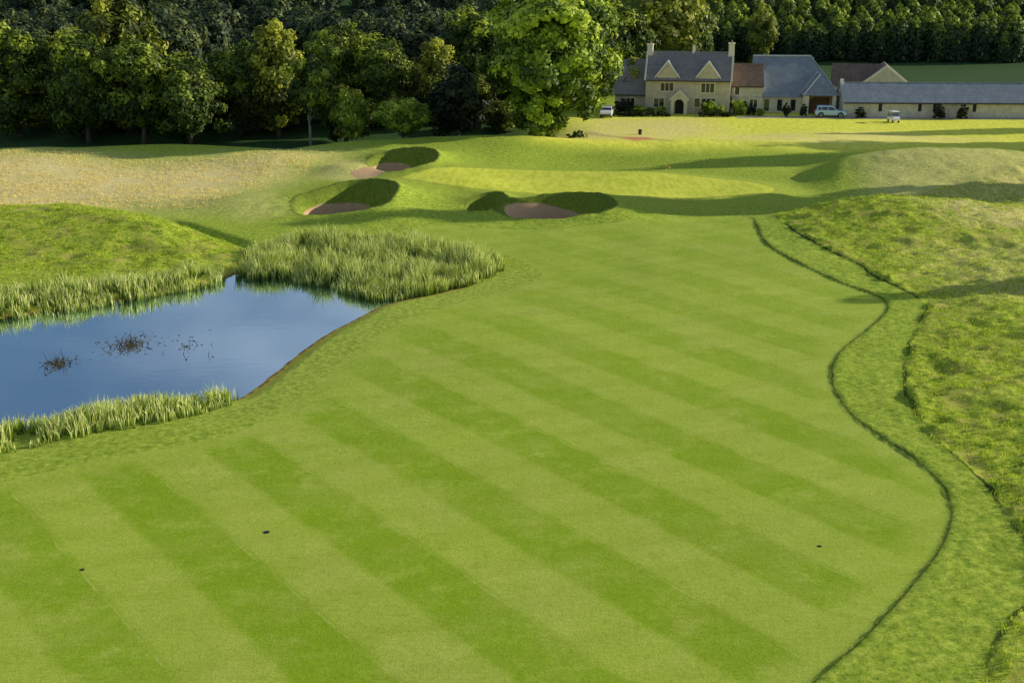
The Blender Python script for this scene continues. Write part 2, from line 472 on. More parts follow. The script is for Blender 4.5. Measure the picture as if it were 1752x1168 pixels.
    edge = t.math('MULTIPLY', t.math('MULTIPLY', t.step(ew, -0.17, -0.10), t.math('SUBTRACT', 1.0, t.step(ew, -0.07, 0.0))), t.attr('rgt'))
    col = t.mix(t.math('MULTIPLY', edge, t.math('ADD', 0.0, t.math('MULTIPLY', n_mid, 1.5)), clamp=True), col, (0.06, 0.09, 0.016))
    dw = t.math('ADD', t.attr('deep'), t.math('ADD', t.math('MULTIPLY', t.math('SUBTRACT', n_mid, 0.5), 0.35), t.math('MULTIPLY', t.math('SUBTRACT', n_fine, 0.5), 0.3)))  # second painted shadow line, along the deep rough
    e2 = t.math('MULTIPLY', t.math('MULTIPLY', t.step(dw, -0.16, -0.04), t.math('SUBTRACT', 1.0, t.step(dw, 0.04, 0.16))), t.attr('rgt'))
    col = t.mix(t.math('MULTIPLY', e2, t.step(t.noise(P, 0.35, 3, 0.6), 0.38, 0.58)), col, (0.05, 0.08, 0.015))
    # longer cut beside the pond
    apron = t.math('MULTIPLY', t.step(t.attr('pond'), -6, -2.2), t.math('SUBTRACT', 1.0, t.step(t.attr('pond'), -0.6, -0.2)))
    apron = t.math('MULTIPLY', apron, t.math('SUBTRACT', 1.0, t.step(Y, 84, 90)))
    col = t.mix(t.math('MULTIPLY', apron, 0.7), col, t.ramp(n_fine, [(0.32, (0.19, 0.29, 0.03)), (0.68, (0.45, 0.52, 0.09))]))
    # green
    grm = t.step(t.attr('green'), -0.08, 0.08)
    c_gr = t.mix(t.step(n_str, 0.4, 0.6), (0.53, 0.60, 0.055), (0.66, 0.69, 0.085))
    fringe = t.step(t.attr('green'), -5.5, -0.5)
    col = t.mix(t.math('MULTIPLY', fringe, 0.6), col, t.mix(n_mid, (0.31, 0.40, 0.04), (0.46, 0.50, 0.07)))
    col = t.mix(grm, col, c_gr)
    # bare soil, path
    col = t.mix(t.math('MULTIPLY', t.attr('path'), 0.6), col, (0.42, 0.33, 0.16))
    col = t.mix(t.math('MULTIPLY', t.attr('red'), 0.9), col, (0.62, 0.25, 0.13))
    # bunker faces (turf, shade painted in as a dark tone) and sand
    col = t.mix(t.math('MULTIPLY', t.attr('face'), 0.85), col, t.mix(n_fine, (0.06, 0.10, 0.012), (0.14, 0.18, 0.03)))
    c_sand = t.mix(n_fine, (0.46, 0.30, 0.17), (0.60, 0.41, 0.24))
    sm = t.step(t.math('ADD', t.attr('sand'), t.math('MULTIPLY', t.math('SUBTRACT', n_mid, 0.5), 0.25)), -0.02, 0.06)
    col = t.mix(sm, col, c_sand)
    # pond edge: reddish earth and yellow fringe
    pe = t.math('ADD', t.attr('pond'), t.math('MULTIPLY', t.math('SUBTRACT', n_fine, 0.5), 0.7))
    yel = t.math('MULTIPLY', t.step(pe, -0.95, -0.6), 0.8)
    col = t.mix(yel, col, t.mix(n_mid, (0.42, 0.45, 0.04), (0.6, 0.48, 0.08)))
    col = t.mix(t.math('MULTIPLY', t.step(pe, -0.32, -0.12), t.step(t.noise(P, 1.7, 3, 0.7), 0.36, 0.56)), col, t.mix(n_fine, (0.16, 0.08, 0.03), (0.34, 0.19, 0.09)))
    # overall blotches
    n_5 = t.noise(P, 5.5, 3, 0.7)
    v = t.math('ADD', -0.04, t.math('ADD', t.math('MULTIPLY', n_vf, 1.30), t.math('ADD', t.math('MULTIPLY', n_5, 0.60), t.math('MULTIPLY', n_big, 0.18))))
    cv = t.n('ShaderNodeCombineColor'); [t.l(v, cv.inputs[i]) for i in range(3)]
    col = t.mix(1.0, col, cv.outputs[0], 'MULTIPLY')
    hgt = t.math('ADD', t.math('MULTIPLY', n_vf, 0.6), t.math('MULTIPLY', n_fine, 0.5))
    bs = t.math('ADD', 0.35, t.math('MULTIPLY', a_rough, 0.5))
    return t.done(t.bsdf(col, 0.95, 0.12, 0.0, t.bump(hgt, bs, 0.12)))

def mat_leaf(name, dark, mid, light, trans=0.35):
    t = NT(name)
    ti = t.attr('tint'); info = t.n('ShaderNodeObjectInfo').outputs['Random']
    f = t.math('ADD', ti, t.math('MULTIPLY', t.math('SUBTRACT', info, 0.5), 0.16))
    c = t.ramp(f, [(0.05, dark), (0.5, mid), (0.95, light)])
    d = t.n('ShaderNodeBsdfPrincipled'); t.l(c, d.inputs['Base Color']); d.inputs['Roughness'].default_value = 0.55
    d.inputs['Specular IOR Level'].default_value = 0.25
    tr = t.n('ShaderNodeBsdfTranslucent'); t.l(t.mix(1.0, c, (1.15, 1.2, 0.6), 'MULTIPLY'), tr.inputs[0])
    m = t.n('ShaderNodeMixShader'); m.inputs[0].default_value = trans
    t.l(d.outputs[0], m.inputs[1]); t.l(tr.outputs[0], m.inputs[2])
    return t.done(m)

def mat_bark(name, a=(0.10, 0.075, 0.05), b=(0.20, 0.16, 0.12)):
    t = NT(name); n = t.noise(t.mapping(t.obj(), (6, 6, 1.2)), 1.5, 5)
    return t.done(t.bsdf(t.mix(n, a, b), 0.9, 0.15, 0, t.bump(n, 0.6, 0.05)))

def mat_water():
    t = NT('pond_water'); P = t.pos()
    n1 = t.noise(t.mapping(P, (0.5, 1.2, 1)), 1.1, 3); n2 = t.noise(P, 5.0, 2)
    h = t.math('ADD', t.math('MULTIPLY', n1, 0.7), t.math('MULTIPLY', n2, 0.12))
    nm = t.bump(h, 0.035, 0.1)
    b = t.bsdf((0.012, 0.03, 0.055), 0.03, 0.5, 0, nm); b.inputs['IOR'].default_value = 1.33
    gl = t.n('ShaderNodeBsdfGlossy'); gl.inputs['Roughness'].default_value = 0.03; t.l(nm, gl.inputs['Normal'])
    gl.inputs['Color'].default_value = (0.70, 0.86, 1.0, 1)
    m = t.n('ShaderNodeMixShader'); m.inputs[0].default_value = 0.80
    t.l(b.outputs[0], m.inputs[1]); t.l(gl.outputs[0], m.inputs[2])
    return t.done(m)

def mat_stone(name, a, b, sc=2.2):
    t = NT(name); O = t.obj()
    br = t.n('ShaderNodeTexBrick'); t.l(t.mapping(O, (1, 1, 1), (R(90), 0, 0)), br.inputs['Vector'])
    br.inputs['Scale'].default_value = sc; br.inputs['Mortar Size'].default_value = 0.02
    br.inputs['Color1'].default_value = (*a, 1); br.inputs['Color2'].default_value = (*b, 1)
    br.inputs['Mortar'].default_value = (*[x * 0.8 for x in a], 1)
    n = t.noise(O, 1.2, 5, 0.65)
    c = t.mix(t.step(n, 0.3, 0.75), br.outputs['Color'], tuple(x * 0.72 for x in a))
    return t.done(t.bsdf(c, 0.9, 0.2, 0, t.bump(br.outputs['Fac'], 0.3, 0.02)))

def mat_slate(name, a, b):
    t = NT(name); O = t.obj()
    br = t.n('ShaderNodeTexBrick'); t.l(t.mapping(O, (1, 1, 1), (R(90), 0, 0)), br.inputs['Vector'])
    br.inputs['Scale'].default_value = 1.8; br.inputs['Mortar Size'].default_value = 0.03; br.inputs['Row Height'].default_value = 0.4
    br.inputs['Color1'].default_value = (*a, 1); br.inputs['Color2'].default_value = (*b, 1)
    br.inputs['Mortar'].default_value = (*[x * 0.55 for x in a], 1)
    n = t.noise(O, 0.7, 5, 0.7)
    c = t.mix(t.math('MULTIPLY', t.step(n, 0.4, 0.8), 0.5), br.outputs['Color'], tuple(x * 1.35 for x in b))
    return t.done(t.bsdf(c, 0.6, 0.35, 0, t.bump(br.outputs['Fac'], 0.4, 0.03)))

M = {}
M['turf'] = mat_ground()
M['water'] = mat_water()
M['leaf_big'] = mat_leaf('big_tree_leaf', (0.030, 0.058, 0.008), (0.17, 0.27, 0.020), (0.64, 0.76, 0.08), 0.18)
M['leaf_a'] = mat_leaf('broadleaf', (0.034, 0.060, 0.014), (0.11, 0.175, 0.020), (0.44, 0.52, 0.05), 0.25)
M['leaf_b'] = mat_leaf('broadleaf_warm', (0.042, 0.062, 0.014), (0.14, 0.18, 0.02), (0.50, 0.52, 0.06), 0.25)
M['leaf_hill'] = mat_leaf('shaded_hill_leaf', (0.024, 0.042, 0.024), (0.055, 0.085, 0.035), (0.15, 0.19, 0.05), 0.12)  # darker bluish copy of the broadleaf colour, hillside shade put in
M['leaf_lit'] = mat_leaf('broadleaf_lit', (0.09, 0.12, 0.014), (0.25, 0.29, 0.03), (0.44, 0.45, 0.06), 0.25)  # lit copy of the broadleaf colour, sunlight put into the tone
M['leaf_con'] = mat_leaf('conifer_needles', (0.026, 0.050, 0.032), (0.08, 0.13, 0.04), (0.48, 0.58, 0.07), 0.2)
M['leaf_bush'] = mat_leaf('bush_leaf', (0.09, 0.15, 0.014), (0.32, 0.44, 0.045), (0.68, 0.74, 0.11), 0.35)
M['leaf_dkbush'] = mat_leaf('dark_bush_leaf', (0.012, 0.022, 0.010), (0.03, 0.05, 0.018), (0.07, 0.09, 0.03), 0.2)
M['leaf_purple'] = mat_leaf('purple_bush_leaf', (0.03, 0.02, 0.05), (0.08, 0.06, 0.13), (0.16, 0.13, 0.22), 0.2)
M['reed'] = mat_leaf('reed_blade', (0.022, 0.05, 0.012), (0.34, 0.45, 0.07), (0.9, 0.9, 0.42), 0.3)
M['grass'] = mat_leaf('rough_grass_blade', (0.13, 0.22, 0.014), (0.38, 0.51, 0.035), (0.78, 0.77, 0.11), 0.38)
M['drygrass'] = mat_leaf('dry_grass_blade', (0.6, 0.48, 0.19), (0.84, 0.70, 0.32), (0.95, 0.82, 0.44), 0.35)
M['bark'] = mat_bark('bark')
M['bark_pale'] = mat_bark('pale_bark', (0.2, 0.185, 0.15), (0.4, 0.37, 0.31))
M['stone'] = mat_stone('cotswold_stone', (0.68, 0.60, 0.45), (0.78, 0.70, 0.54))
M['stone_lt'] = mat_stone('pale_stone', (0.76, 0.71, 0.57), (0.86, 0.81, 0.67))
M['ashlar'] = mat_simple('dressed_stone', (0.78, 0.73, 0.6), 0.85, 0.2)
M['slate'] = mat_slate('blue_slate', (0.21, 0.20, 0.205), (0.27, 0.26, 0.265))
M['slate_bl'] = mat_slate('pale_blue_slate', (0.20, 0.245, 0.31), (0.27, 0.31, 0.37))
M['tile'] = mat_slate('brown_tile', (0.17, 0.11, 0.085), (0.23, 0.16, 0.12))
M['lead'] = mat_simple('lead_flashing', (0.45, 0.5, 0.55), 0.45, 0.5)
M['white'] = mat_simple('white_paint', (0.78, 0.78, 0.76), 0.5, 0.4, var=0.04)
M['glass'] = mat_simple('window_glass', (0.02, 0.025, 0.035), 0.08, 0.7, var=0.05)
M['wood'] = mat_simple('brown_boarding', (0.22, 0.13, 0.06), 0.75, 0.2, var=0.35, scale=6)
M['dark'] = mat_simple('dark_timber', (0.03, 0.03, 0.035), 0.7, 0.3)
M['fascia'] = mat_simple('gutter', (0.06, 0.05, 0.045), 0.6, 0.3)
M['gravel'] = mat_simple('gravel', (0.46, 0.42, 0.38), 0.95, 0.1, var=0.25, scale=1.5)
M['car_paint'] = mat_simple('silver_blue_paint', (0.42, 0.62, 0.88), 0.28, 0.6, 0.25, var=0.03)
M['white_car'] = mat_simple('white_car_paint', (0.82, 0.82, 0.82), 0.3, 0.5, var=0.02)
M['rubber'] = mat_simple('rubber', (0.02, 0.02, 0.02), 0.85, 0.2)
M['alloy'] = mat_simple('alloy', (0.6, 0.61, 0.63), 0.35, 0.5, 0.7, var=0.05)
M['lens'] = mat_simple('headlamp_lens', (0.7, 0.72, 0.75), 0.15, 0.6)
M['redlens'] = mat_simple('tail_lamp_lens', (0.4, 0.02, 0.02), 0.2, 0.6)
M['flag'] = mat_simple('flag_cloth', (0.45, 0.3, 0.06), 0.8, 0.1)
M['pole'] = mat_simple('flagpole_paint', (0.75, 0.72, 0.45), 0.5, 0.4)
M['blackp'] = mat_simple('black_plastic', (0.015, 0.015, 0.017), 0.5, 0.4)
M['seat'] = mat_simple('beige_vinyl', (0.3, 0.28, 0.24), 0.6, 0.3)
M['screen'] = mat_simple('tinted_screen', (0.10, 0.13, 0.3), 0.1, 0.6)
M['weed'] = mat_leaf('pond_weed_leaf', (0.03, 0.035, 0.014), (0.14, 0.12, 0.06), (0.30, 0.24, 0.14), 0.1)
M['twig'] = mat_simple('wet_twig', (0.05, 0.045, 0.03), 0.7, 0.3)

# ----------------------------------------------------------------------------
# ground
# ----------------------------------------------------------------------------
def axis(segs):
    out = []
    for a, b, s in segs:
        n = max(1, int(round((b - a) / s))); out.append(np.linspace(a, b, n, endpoint=False))
    out.append([segs[-1][1]])
    return np.concatenate(out)

XS = axis([(-900, -140, 40), (-140, -66, 3), (-66, -30, 0.5), (-30, 36, 0.2), (36, 56, 0.25), (56, 80, 1.0), (80, 200, 5), (200, 900, 40)])
YS = axis([(-60, 10, 5), (10, 26, 1.0), (26, 62, 0.2), (62, 116, 0.25), (116, 150, 0.4), (150, 185, 1.0), (185, 260, 3), (260, 900, 16)])
GX, GY = np.meshgrid(XS, YS)
g = terrain(GX.ravel(), GY.ravel(), True)
nx, ny = len(XS), len(YS)
ii = (np.arange(ny - 1)[:, None] * nx + np.arange(nx - 1)[None, :]).ravel()
quads = np.stack([ii, ii + 1, ii + 1 + nx, ii + nx], 1)
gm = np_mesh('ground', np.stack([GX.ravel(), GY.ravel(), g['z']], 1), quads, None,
             {k: g[k] for k in ('fw', 'green', 'pond', 'sand', 'dry', 'lawn', 'red', 'path', 'rough', 'rgt', 'deep', 'ground_shade', 'face')}, True)
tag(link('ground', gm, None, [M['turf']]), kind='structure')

# water sheet
wp = spline(np.array([p for p in POND]), 1)
cen = wp.mean(0)
ring = cen + (wp - cen)
nrm_out = []
W = MB()
# grow the outline by 0.7 m so the banks hide its edge
tang = np.roll(wp, -1, 0) - np.roll(wp, 1, 0)
no = np.stack([tang[:, 1], -tang[:, 0]], 1); no /= np.linalg.norm(no, axis=1)[:, None]
if sdf(wp, *(wp[5:6] + no[5:6] * 0.3).T)[0] > 0: no = -no
grown = wp + no * 0.6
W.add([(p[0], p[1], WATER_Z) for p in grown], [tuple(range(len(grown)))])
tag(W.build('water', M['water']), kind='structure')

# gravel drive in front of the buildings (a thin sheet on the lawn)
drv = MB()
dl = [px(u, v) for u, v in [(1262, 203), (1300, 202), (1400, 203), (1500, 204), (1652, 204.5), (1900, 205), (1900, 198), (1652, 198.5), (1450, 199), (1300, 199), (1262, 200)]]
drv.add([(x, y, ground_z(x, y) + 0.02) for x, y in dl], [tuple(range(len(dl)))])
tag(drv.build('drive', M['gravel']), kind='structure')

# ----------------------------------------------------------------------------
# grasses and reeds
# ----------------------------------------------------------------------------
def blades(name, X, Y, H, Wd, tint, lean, mat, rng, seg=2, zoff=-0.03, Z=None, dk=0.25):
    n = len(X)
    if Z is None: Z = terrain(X, Y)
    a = rng.uniform(0, 2 * math.pi, n); la = rng.uniform(0, 2 * math.pi, n)
    dx, dy = np.cos(a) * Wd / 2, np.sin(a) * Wd / 2
    L = lean * H
    lx, ly = np.cos(la) * L, np.sin(la) * L
    z0 = Z + zoff
    V = np.zeros((n, 5, 3))
    V[:, 0] = np.stack([X - dx, Y - dy, z0], 1); V[:, 1] = np.stack([X + dx, Y + dy, z0], 1)
    mx, my, mz = X + lx * 0.32, Y + ly * 0.32, z0 + H * 0.6
    V[:, 2] = np.stack([mx + dx * 0.85, my + dy * 0.85, mz], 1); V[:, 3] = np.stack([mx - dx * 0.85, my - dy * 0.85, mz], 1)
    V[:, 4] = np.stack([X + lx, Y + ly, z0 + H], 1)
    b = np.arange(n) * 5
    q = np.stack([b, b + 1, b + 2, b + 3], 1); t = np.stack([b + 3, b + 2, b + 4], 1)
    tt = np.repeat(tint[:, None], 5, 1); tt[:, :2] -= dk; tt[:, 4] += 0.08  # blade bases painted darker for shade, tips a little lighter
    return np_mesh(name, V.reshape(-1, 3), q, t, {'tint': np.clip(tt, 0, 1)})

rng = np.random.default_rng(7)

def tuft_field(x0, x1, y0, y1, dens, keep, hfun, rng, per=4, spread=0.07):
    n = int((x1 - x0) * (y1 - y0) * dens)
    cx = rng.uniform(x0, x1, n); cy = rng.uniform(y0, y1, n)
    k = keep(cx, cy); cx, cy = cx[k], cy[k]
    h = hfun(cx, cy)
    X = np.repeat(cx, per) + rng.normal(0, spread, len(cx) * per)
    Y = np.repeat(cy, per) + rng.normal(0, spread, len(cx) * per)
    H = np.repeat(h, per) * rng.uniform(0.6, 1.2, len(X))
    tn = np.repeat(rng.uniform(0.2, 0.8, len(cx)), per) + rng.normal(0, 0.1, len(X))
    return X, Y, H, tn

def keep_deep(x, y):
    s = sdf(FAIRWAY, x, y); w2 = 3.0 + 0.9 * np.sin(y * 0.23) + 1.2 * fbm(x / 5, y / 5, 9, 2)
    return (s < -w2 + 0.1) & (fbm(x / 1.1, y / 1.1, 41, 2) > -0.16) & (x < 0.47 * y + 10) & (y < 100.5 + 0.6 * (x - 20))
def keep_first(x, y):
    s = sdf(FAIRWAY, x, y); w2 = 3.0 + 0.9 * np.sin(y * 0.23) + 1.2 * fbm(x / 5, y / 5, 9, 2)
    return (s < -0.04) & (s > -w2 - 0.2) & (x < 0.47 * y + 10) & (y < 100.5 + 0.6 * (x - 20))
parts = [tuft_field(5, 50, 24, 70, 16, keep_deep, lambda x, y: 0.12 + 0.22 * (fbm(x / 1.3, y / 1.3, 51, 2) + 0.3), rng, 4, 0.08),
         tuft_field(5, 56, 70, 116, 9, keep_deep, lambda x, y: 0.14 + 0.25 * (fbm(x / 1.6, y / 1.6, 51, 2) + 0.3), rng, 4, 0.1),
         tuft_field(5, 48, 24, 80, 24, keep_first, lambda x, y: 0.085 + 0.08 * fbm(x / 0.8, y / 0.8, 53, 2), rng, 3, 0.07)]
X, Y, H, T = [np.concatenate(a) for a in zip(*parts)]
me = blades('rough_grass', X, Y, H, np.where(H > 0.13, 0.027, 0.018), T, rng.uniform(0.1, 0.7, len(X)), None, rng)
tag(link('rough_grass', me, None, [M['grass']]), 'tufted yellow-green rough grass along the right side of the mown fairway', 'rough grass', kind='stuff')

def keep_m1(x, y):
    e0 = np.array(px(352, 360, 2.0)); e1 = np.array(px(450, 424, 0.2)); ed = (e1 - e0) / np.linalg.norm(e1 - e0)
    n = np.array([-ed[1], ed[0]]); n = n if n[0] > 0 else -n
    return ((x - e0[0]) * n[0] + (y - e0[1]) * n[1] < -0.4) & (sdf(POND, x, y) < -2.6) & (fbm(x / 1.4, y / 1.4, 61, 2) > -0.08)
X, Y, H, T = tuft_field(-56, -16, 80, 106, 13, keep_m1, lambda x, y: 0.12 + 0.16 * (fbm(x / 1.5, y / 1.5, 71, 2) + 0.3), rng, 4, 0.1)
me = blades('bank_grass', X, Y, H, np.full(len(X), 0.04), T, rng.uniform(0.1, 0.8, len(X)), None, rng)
tag(link('bank_grass', me, None, [M['grass']]), 'long tufty green grass covering the mound above the far pond bank', 'long grass', kind='stuff')

DRY0 = DRYP[0][0]
def keep_dry(x, y): return (sdf(DRY0, x, y) > -1.5 + 2 * fbm(x / 3, y / 3, 81, 2)) & (fbm(x / 2, y / 2, 83, 2) > -0.1)
X, Y, H, T = tuft_field(-72, -14, 104, 145, 5, keep_dry, lambda x, y: np.full(x.shape, 0.22), rng, 4, 0.16)
me = blades('dry_grass', X, Y, H, np.full(len(X), 0.05), T, rng.uniform(0.2, 0.9, len(X)), None, rng)
tag(link('dry_grass', me, None, [M['drygrass']]), 'sun-bleached straw-coloured grass on the open ground left of the bunkers', 'dry grass', kind='stuff')

def reed_patch(name, poly, n, hmin, hmax, label, rng, z=WATER_Z, wd=0.05, light=0.5, edge=None):
    P = spline(pts(poly, z), 5)
    x0, y0 = P.min(0); x1, y1 = P.max(0)
    A = (x1 - x0) * (y1 - y0)
    cx = rng.uniform(x0, x1, n * 3); cy = rng.uniform(y0, y1, n * 3)
    s = sdf(P, cx, cy); k = (s > -0.25 + 0.7 * fbm(cx / 1.0, cy / 1.0, 91, 2)) & (fbm(cx / 0.8, cy / 0.8, 93, 2) > -0.09)
    cx, cy, s = cx[k][:n], cy[k][:n], s[k][:n]
    h = rng.uniform(hmin, hmax, len(cx)) * (0.65 + 0.35 * sstep(0, 1.2, s)) * (0.85 + 1.3 * fbm(cx / 1.3, cy / 1.6, 95, 2))
    Z = np.maximum(terrain(cx, cy), WATER_Z - 0.15)
    me = blades(name, cx, cy, h, rng.uniform(0.6, 1.3, len(cx)) * wd, np.clip(rng.normal(light, 0.26, len(cx)), 0, 1),
                np.abs(rng.normal(0.16, 0.24, len(cx))), None, rng, Z=Z, dk=0.6)
    return tag(link(name, me, None, [M['reed']]), label, 'reeds', kind='stuff')

reed_patch('reed_bed', [(-120, 806), (98, 764), (200, 744), (300, 726), (395, 697), (402, 684), (330, 690), (200, 702), (98, 726), (-120, 768)],
           3200, 0.8, 1.35, 'bright green reeds growing along the near shore of the pond', rng, wd=0.06, light=0.64)
reed_patch('reed_bed', [(-160, 566), (98, 538), (200, 520), (300, 502), (372, 488), (380, 477), (320, 478), (200, 494), (98, 506), (-160, 530)],
           5200, 0.9, 1.6, 'reeds in dense clumps at the far left shore below the grassy mound', rng, wd=0.06, light=0.64)
reed_patch('reed_bed', [(410, 474), (480, 482), (560, 492), (640, 515), (690, 513), (760, 500), (825, 482), (862, 455), (800, 436), (700, 424), (600, 420), (500, 424), (440, 440)],
           16500, 1.3, 2.0, 'tall reed bed with drooping blades filling the far right corner of the pond', rng, wd=0.06, light=0.56)

# floating weed and drowned twigs
rw = np.random.default_rng(12)
def weed_patch(cu, cv, n, su, label):
    c = px(cu, cv, WATER_Z)
    r = np.abs(rw.normal(0, 1, n)); a = rw.uniform(0, 2 * math.pi, n)
    cx = np.cos(a) * r * su; cy = np.sin(a) * r * su * 1.3
    s = rw.uniform(0.025, 0.085, n); th = rw.uniform(0, 6.28, n)
    V = np.zeros((n, 4, 3))
    for k in range(4):
        V[:, k, 0] = cx + np.cos(th + k * 1.57) * s * (1.9 if k % 2 else 0.7); V[:, k, 1] = cy + np.sin(th + k * 1.57) * s * (1.9 if k % 2 else 0.7)
        V[:, k, 2] = 0.006 + rw.uniform(0, 0.03, n)
    b = np.arange(n) * 4
    nb = n // 7                     # upright dead stems, added so their reflections read as dark branches
    bx = rw.normal(0, su * 0.55, nb); by = rw.normal(0, su * 0.75, nb); h = rw.uniform(0.1, 0.8, nb); d = rw.uniform(-1.1, 1.1, (nb, 2))
    T = np.zeros((nb, 3, 3)); T[:, 0] = np.stack([bx - 0.02, by, np.full(nb, -0.05)], 1); T[:, 1] = np.stack([bx + 0.02, by, np.full(nb, -0.05)], 1)
    T[:, 2] = np.stack([bx + d[:, 0] * h, by + d[:, 1] * h, h], 1)
    me = np_mesh('pond_weed', np.concatenate([V.reshape(-1, 3), T.reshape(-1, 3)]), np.stack([b, b + 1, b + 2, b + 3], 1),
                 (np.arange(nb * 3) + n * 4).reshape(-1, 3), {'tint': np.concatenate([np.repeat(rw.uniform(0, 1, n), 4), np.full(nb * 3, 0.0)])})
    o = link('pond_weed', me, None, [M['weed']]); o.location = (c[0], c[1], WATER_Z)
    tag(o, label, 'pond weed', kind='stuff')
weed_patch(222, 590, 360, 0.95, 'brown weed clump with dark stems out in open water, largest of three')
weed_patch(100, 622, 200, 0.6, 'brown weed clump with dark stems at the left edge of the pond')
weed_patch(320, 592, 50, 1.3, 'sparse pinkish weed clump nearest the middle of the pond')

# ----------------------------------------------------------------------------
# trees
# ----------------------------------------------------------------------------
def leaf_cloud(rng, centers, radii, per, size, tint_c, up=0.35, flat=0.85, outc=None, outr=None):
    n = len(centers) * per
    C = np.repeat(centers, per, 0); RR = np.repeat(radii, per)
    d = rng.normal(0, 1, (n, 3)); d /= np.linalg.norm(d, axis=1)[:, None]
    r = RR * rng.uniform(0.35, 1.08, n) ** 0.6
    P = C + d * r[:, None] * np.array([1, 1, flat])
    nr = d + rng.normal(0, 0.55, (n, 3))
    if outc is not None:            # leaves lie on the crown, facing outwards
        od = (P - np.array(outc)) / np.array(outr); od /= np.maximum(np.linalg.norm(od, axis=1), 1e-6)[:, None]
        nr = d * 0.7 + od * 0.65 + rng.normal(0, 0.42, (n, 3))
    nr[:, 2] += up; nr /= np.linalg.norm(nr, axis=1)[:, None]
    t = np.cross(nr, rng.normal(0, 1, (n, 3))); t /= np.linalg.norm(t, axis=1)[:, None]
    b = np.cross(nr, t)
    s = size * rng.uniform(0.6, 1.35, n)
    V = np.zeros((n, 4, 3))
    V[:, 0] = P - t * s[:, None] * 0.9; V[:, 1] = P + b * s[:, None] * 0.5 - t * s[:, None] * 0.1
    V[:, 2] = P + t * s[:, None] * 0.9; V[:, 3] = P - b * s[:, None] * 0.5 + t * s[:, None] * 0.1
    tint = np.repeat(tint_c, per) + rng.normal(0, 0.13, n)
    return V.reshape(-1, 3), np.repeat(np.clip(tint, 0, 1), 4)

def crown_clumps(rng, n, R_, z0, z1, shape='round', rmin=0.16, rmax=0.3):
    d = rng.normal(0, 1, (n, 3)); d /= np.linalg.norm(d, axis=1)[:, None]
    lob = 1 + 0.16 * np.sin(3 * np.arctan2(d[:, 1], d[:, 0]) + rng.uniform(0, 6)) + 0.12 * np.sin(5 * d[:, 2] * 2 + rng.uniform(0, 6))
    r = rng.uniform(0.25, 1, n) ** 0.45 * lob * 0.82
    hz = (z1 - z0) / 2
    C = d * r[:, None] * np.array([R_, R_, hz]); C[:, 2] += z0 + hz
    t = (C[:, 2] - z0) / (z1 - z0)
    if shape == 'egg':   # broad below, narrower above
        k = 1.12 - 0.45 * t; C[:, 0] *= k; C[:, 1] *= k
    if shape == 'barrel':
        k = 1.02 + 0.5 * np.exp(-(t / 0.16) ** 2); C[:, 2] -= 1.9 * np.exp(-(t / 0.2) ** 2) * (np.hypot(C[:, 0], C[:, 1]) > 0.2 * R_); C[:, 0] *= k; C[:, 1] *= k
    if shape == 'cone':
        k = 1.35 * (1 - t) ** 0.8 + 0.12; C[:, 0] *= k; C[:, 1] *= k
    return C, R_ * rng.uniform(rmin, rmax, n)

def tree_meshes(name, seed, H, R_, z0, nc, per, size, shape='round', bark='bark', leaf='leaf_a', trunk_r=0.28, limbs=9, rmin=0.16, rmax=0.3):
    rng = np.random.default_rng(seed); rr = random.Random(seed)
    C, rad = crown_clumps(rng, nc, R_, z0, H, shape, rmin, rmax)
    tint = np.clip(rng.normal(0.30, 0.16, nc) + 0.42 * ((C[:, 2] - z0) / (H - z0)) ** 1.5, 0, 1)  # sunlit crown top painted in: tint rises with height
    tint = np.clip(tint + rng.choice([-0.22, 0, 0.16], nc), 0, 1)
    nk = nc // 3                      # inner foliage, tinted dark for shade
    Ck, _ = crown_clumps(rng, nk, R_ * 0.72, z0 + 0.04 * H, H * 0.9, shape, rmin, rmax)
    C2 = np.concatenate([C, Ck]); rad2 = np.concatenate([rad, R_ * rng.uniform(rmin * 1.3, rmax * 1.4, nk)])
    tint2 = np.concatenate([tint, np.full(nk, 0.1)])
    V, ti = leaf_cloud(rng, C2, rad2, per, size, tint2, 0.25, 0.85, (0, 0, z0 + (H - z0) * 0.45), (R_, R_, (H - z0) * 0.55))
    b = np.arange(len(V) // 4) * 4
    cm = np_mesh(name + '_crown', V, np.stack([b, b + 1, b + 2, b + 3], 1), None, {'tint': ti}); cm.materials.append(M[leaf])
    mb = MB()
    top = z0 + (H - z0) * 0.55
    bend = [(0, 0, -0.4), (0.02 * H * rr.uniform(-1, 1), 0.02 * H * rr.uniform(-1, 1), top * 0.35), (0.035 * H * rr.uniform(-1, 1), 0.035 * H * rr.uniform(-1, 1), top * 0.7), (0, 0, top)]
    mb.tube(bend, [trunk_r * 1.25, trunk_r * 0.85, trunk_r * 0.6, trunk_r * 0.25], 8)
    for i in range(limbs):
        c = C[rr.randrange(nc)]
        s = Vector((0, 0, z0 * 0.6 + (top - z0 * 0.6) * rr.uniform(0.1, 0.8)))
        m = Vector(c) * 0.5 + s * 0.5 + Vector((0, 0, 0.05 * H * rr.uniform(-0.4, 1)))
        mb.tube([s, m, c], [trunk_r * 0.4, trunk_r * 0.26, trunk_r * 0.1], 5)
    tm = mb.mesh(name + '_trunk', [M[bark]], True)
    return tm, cm

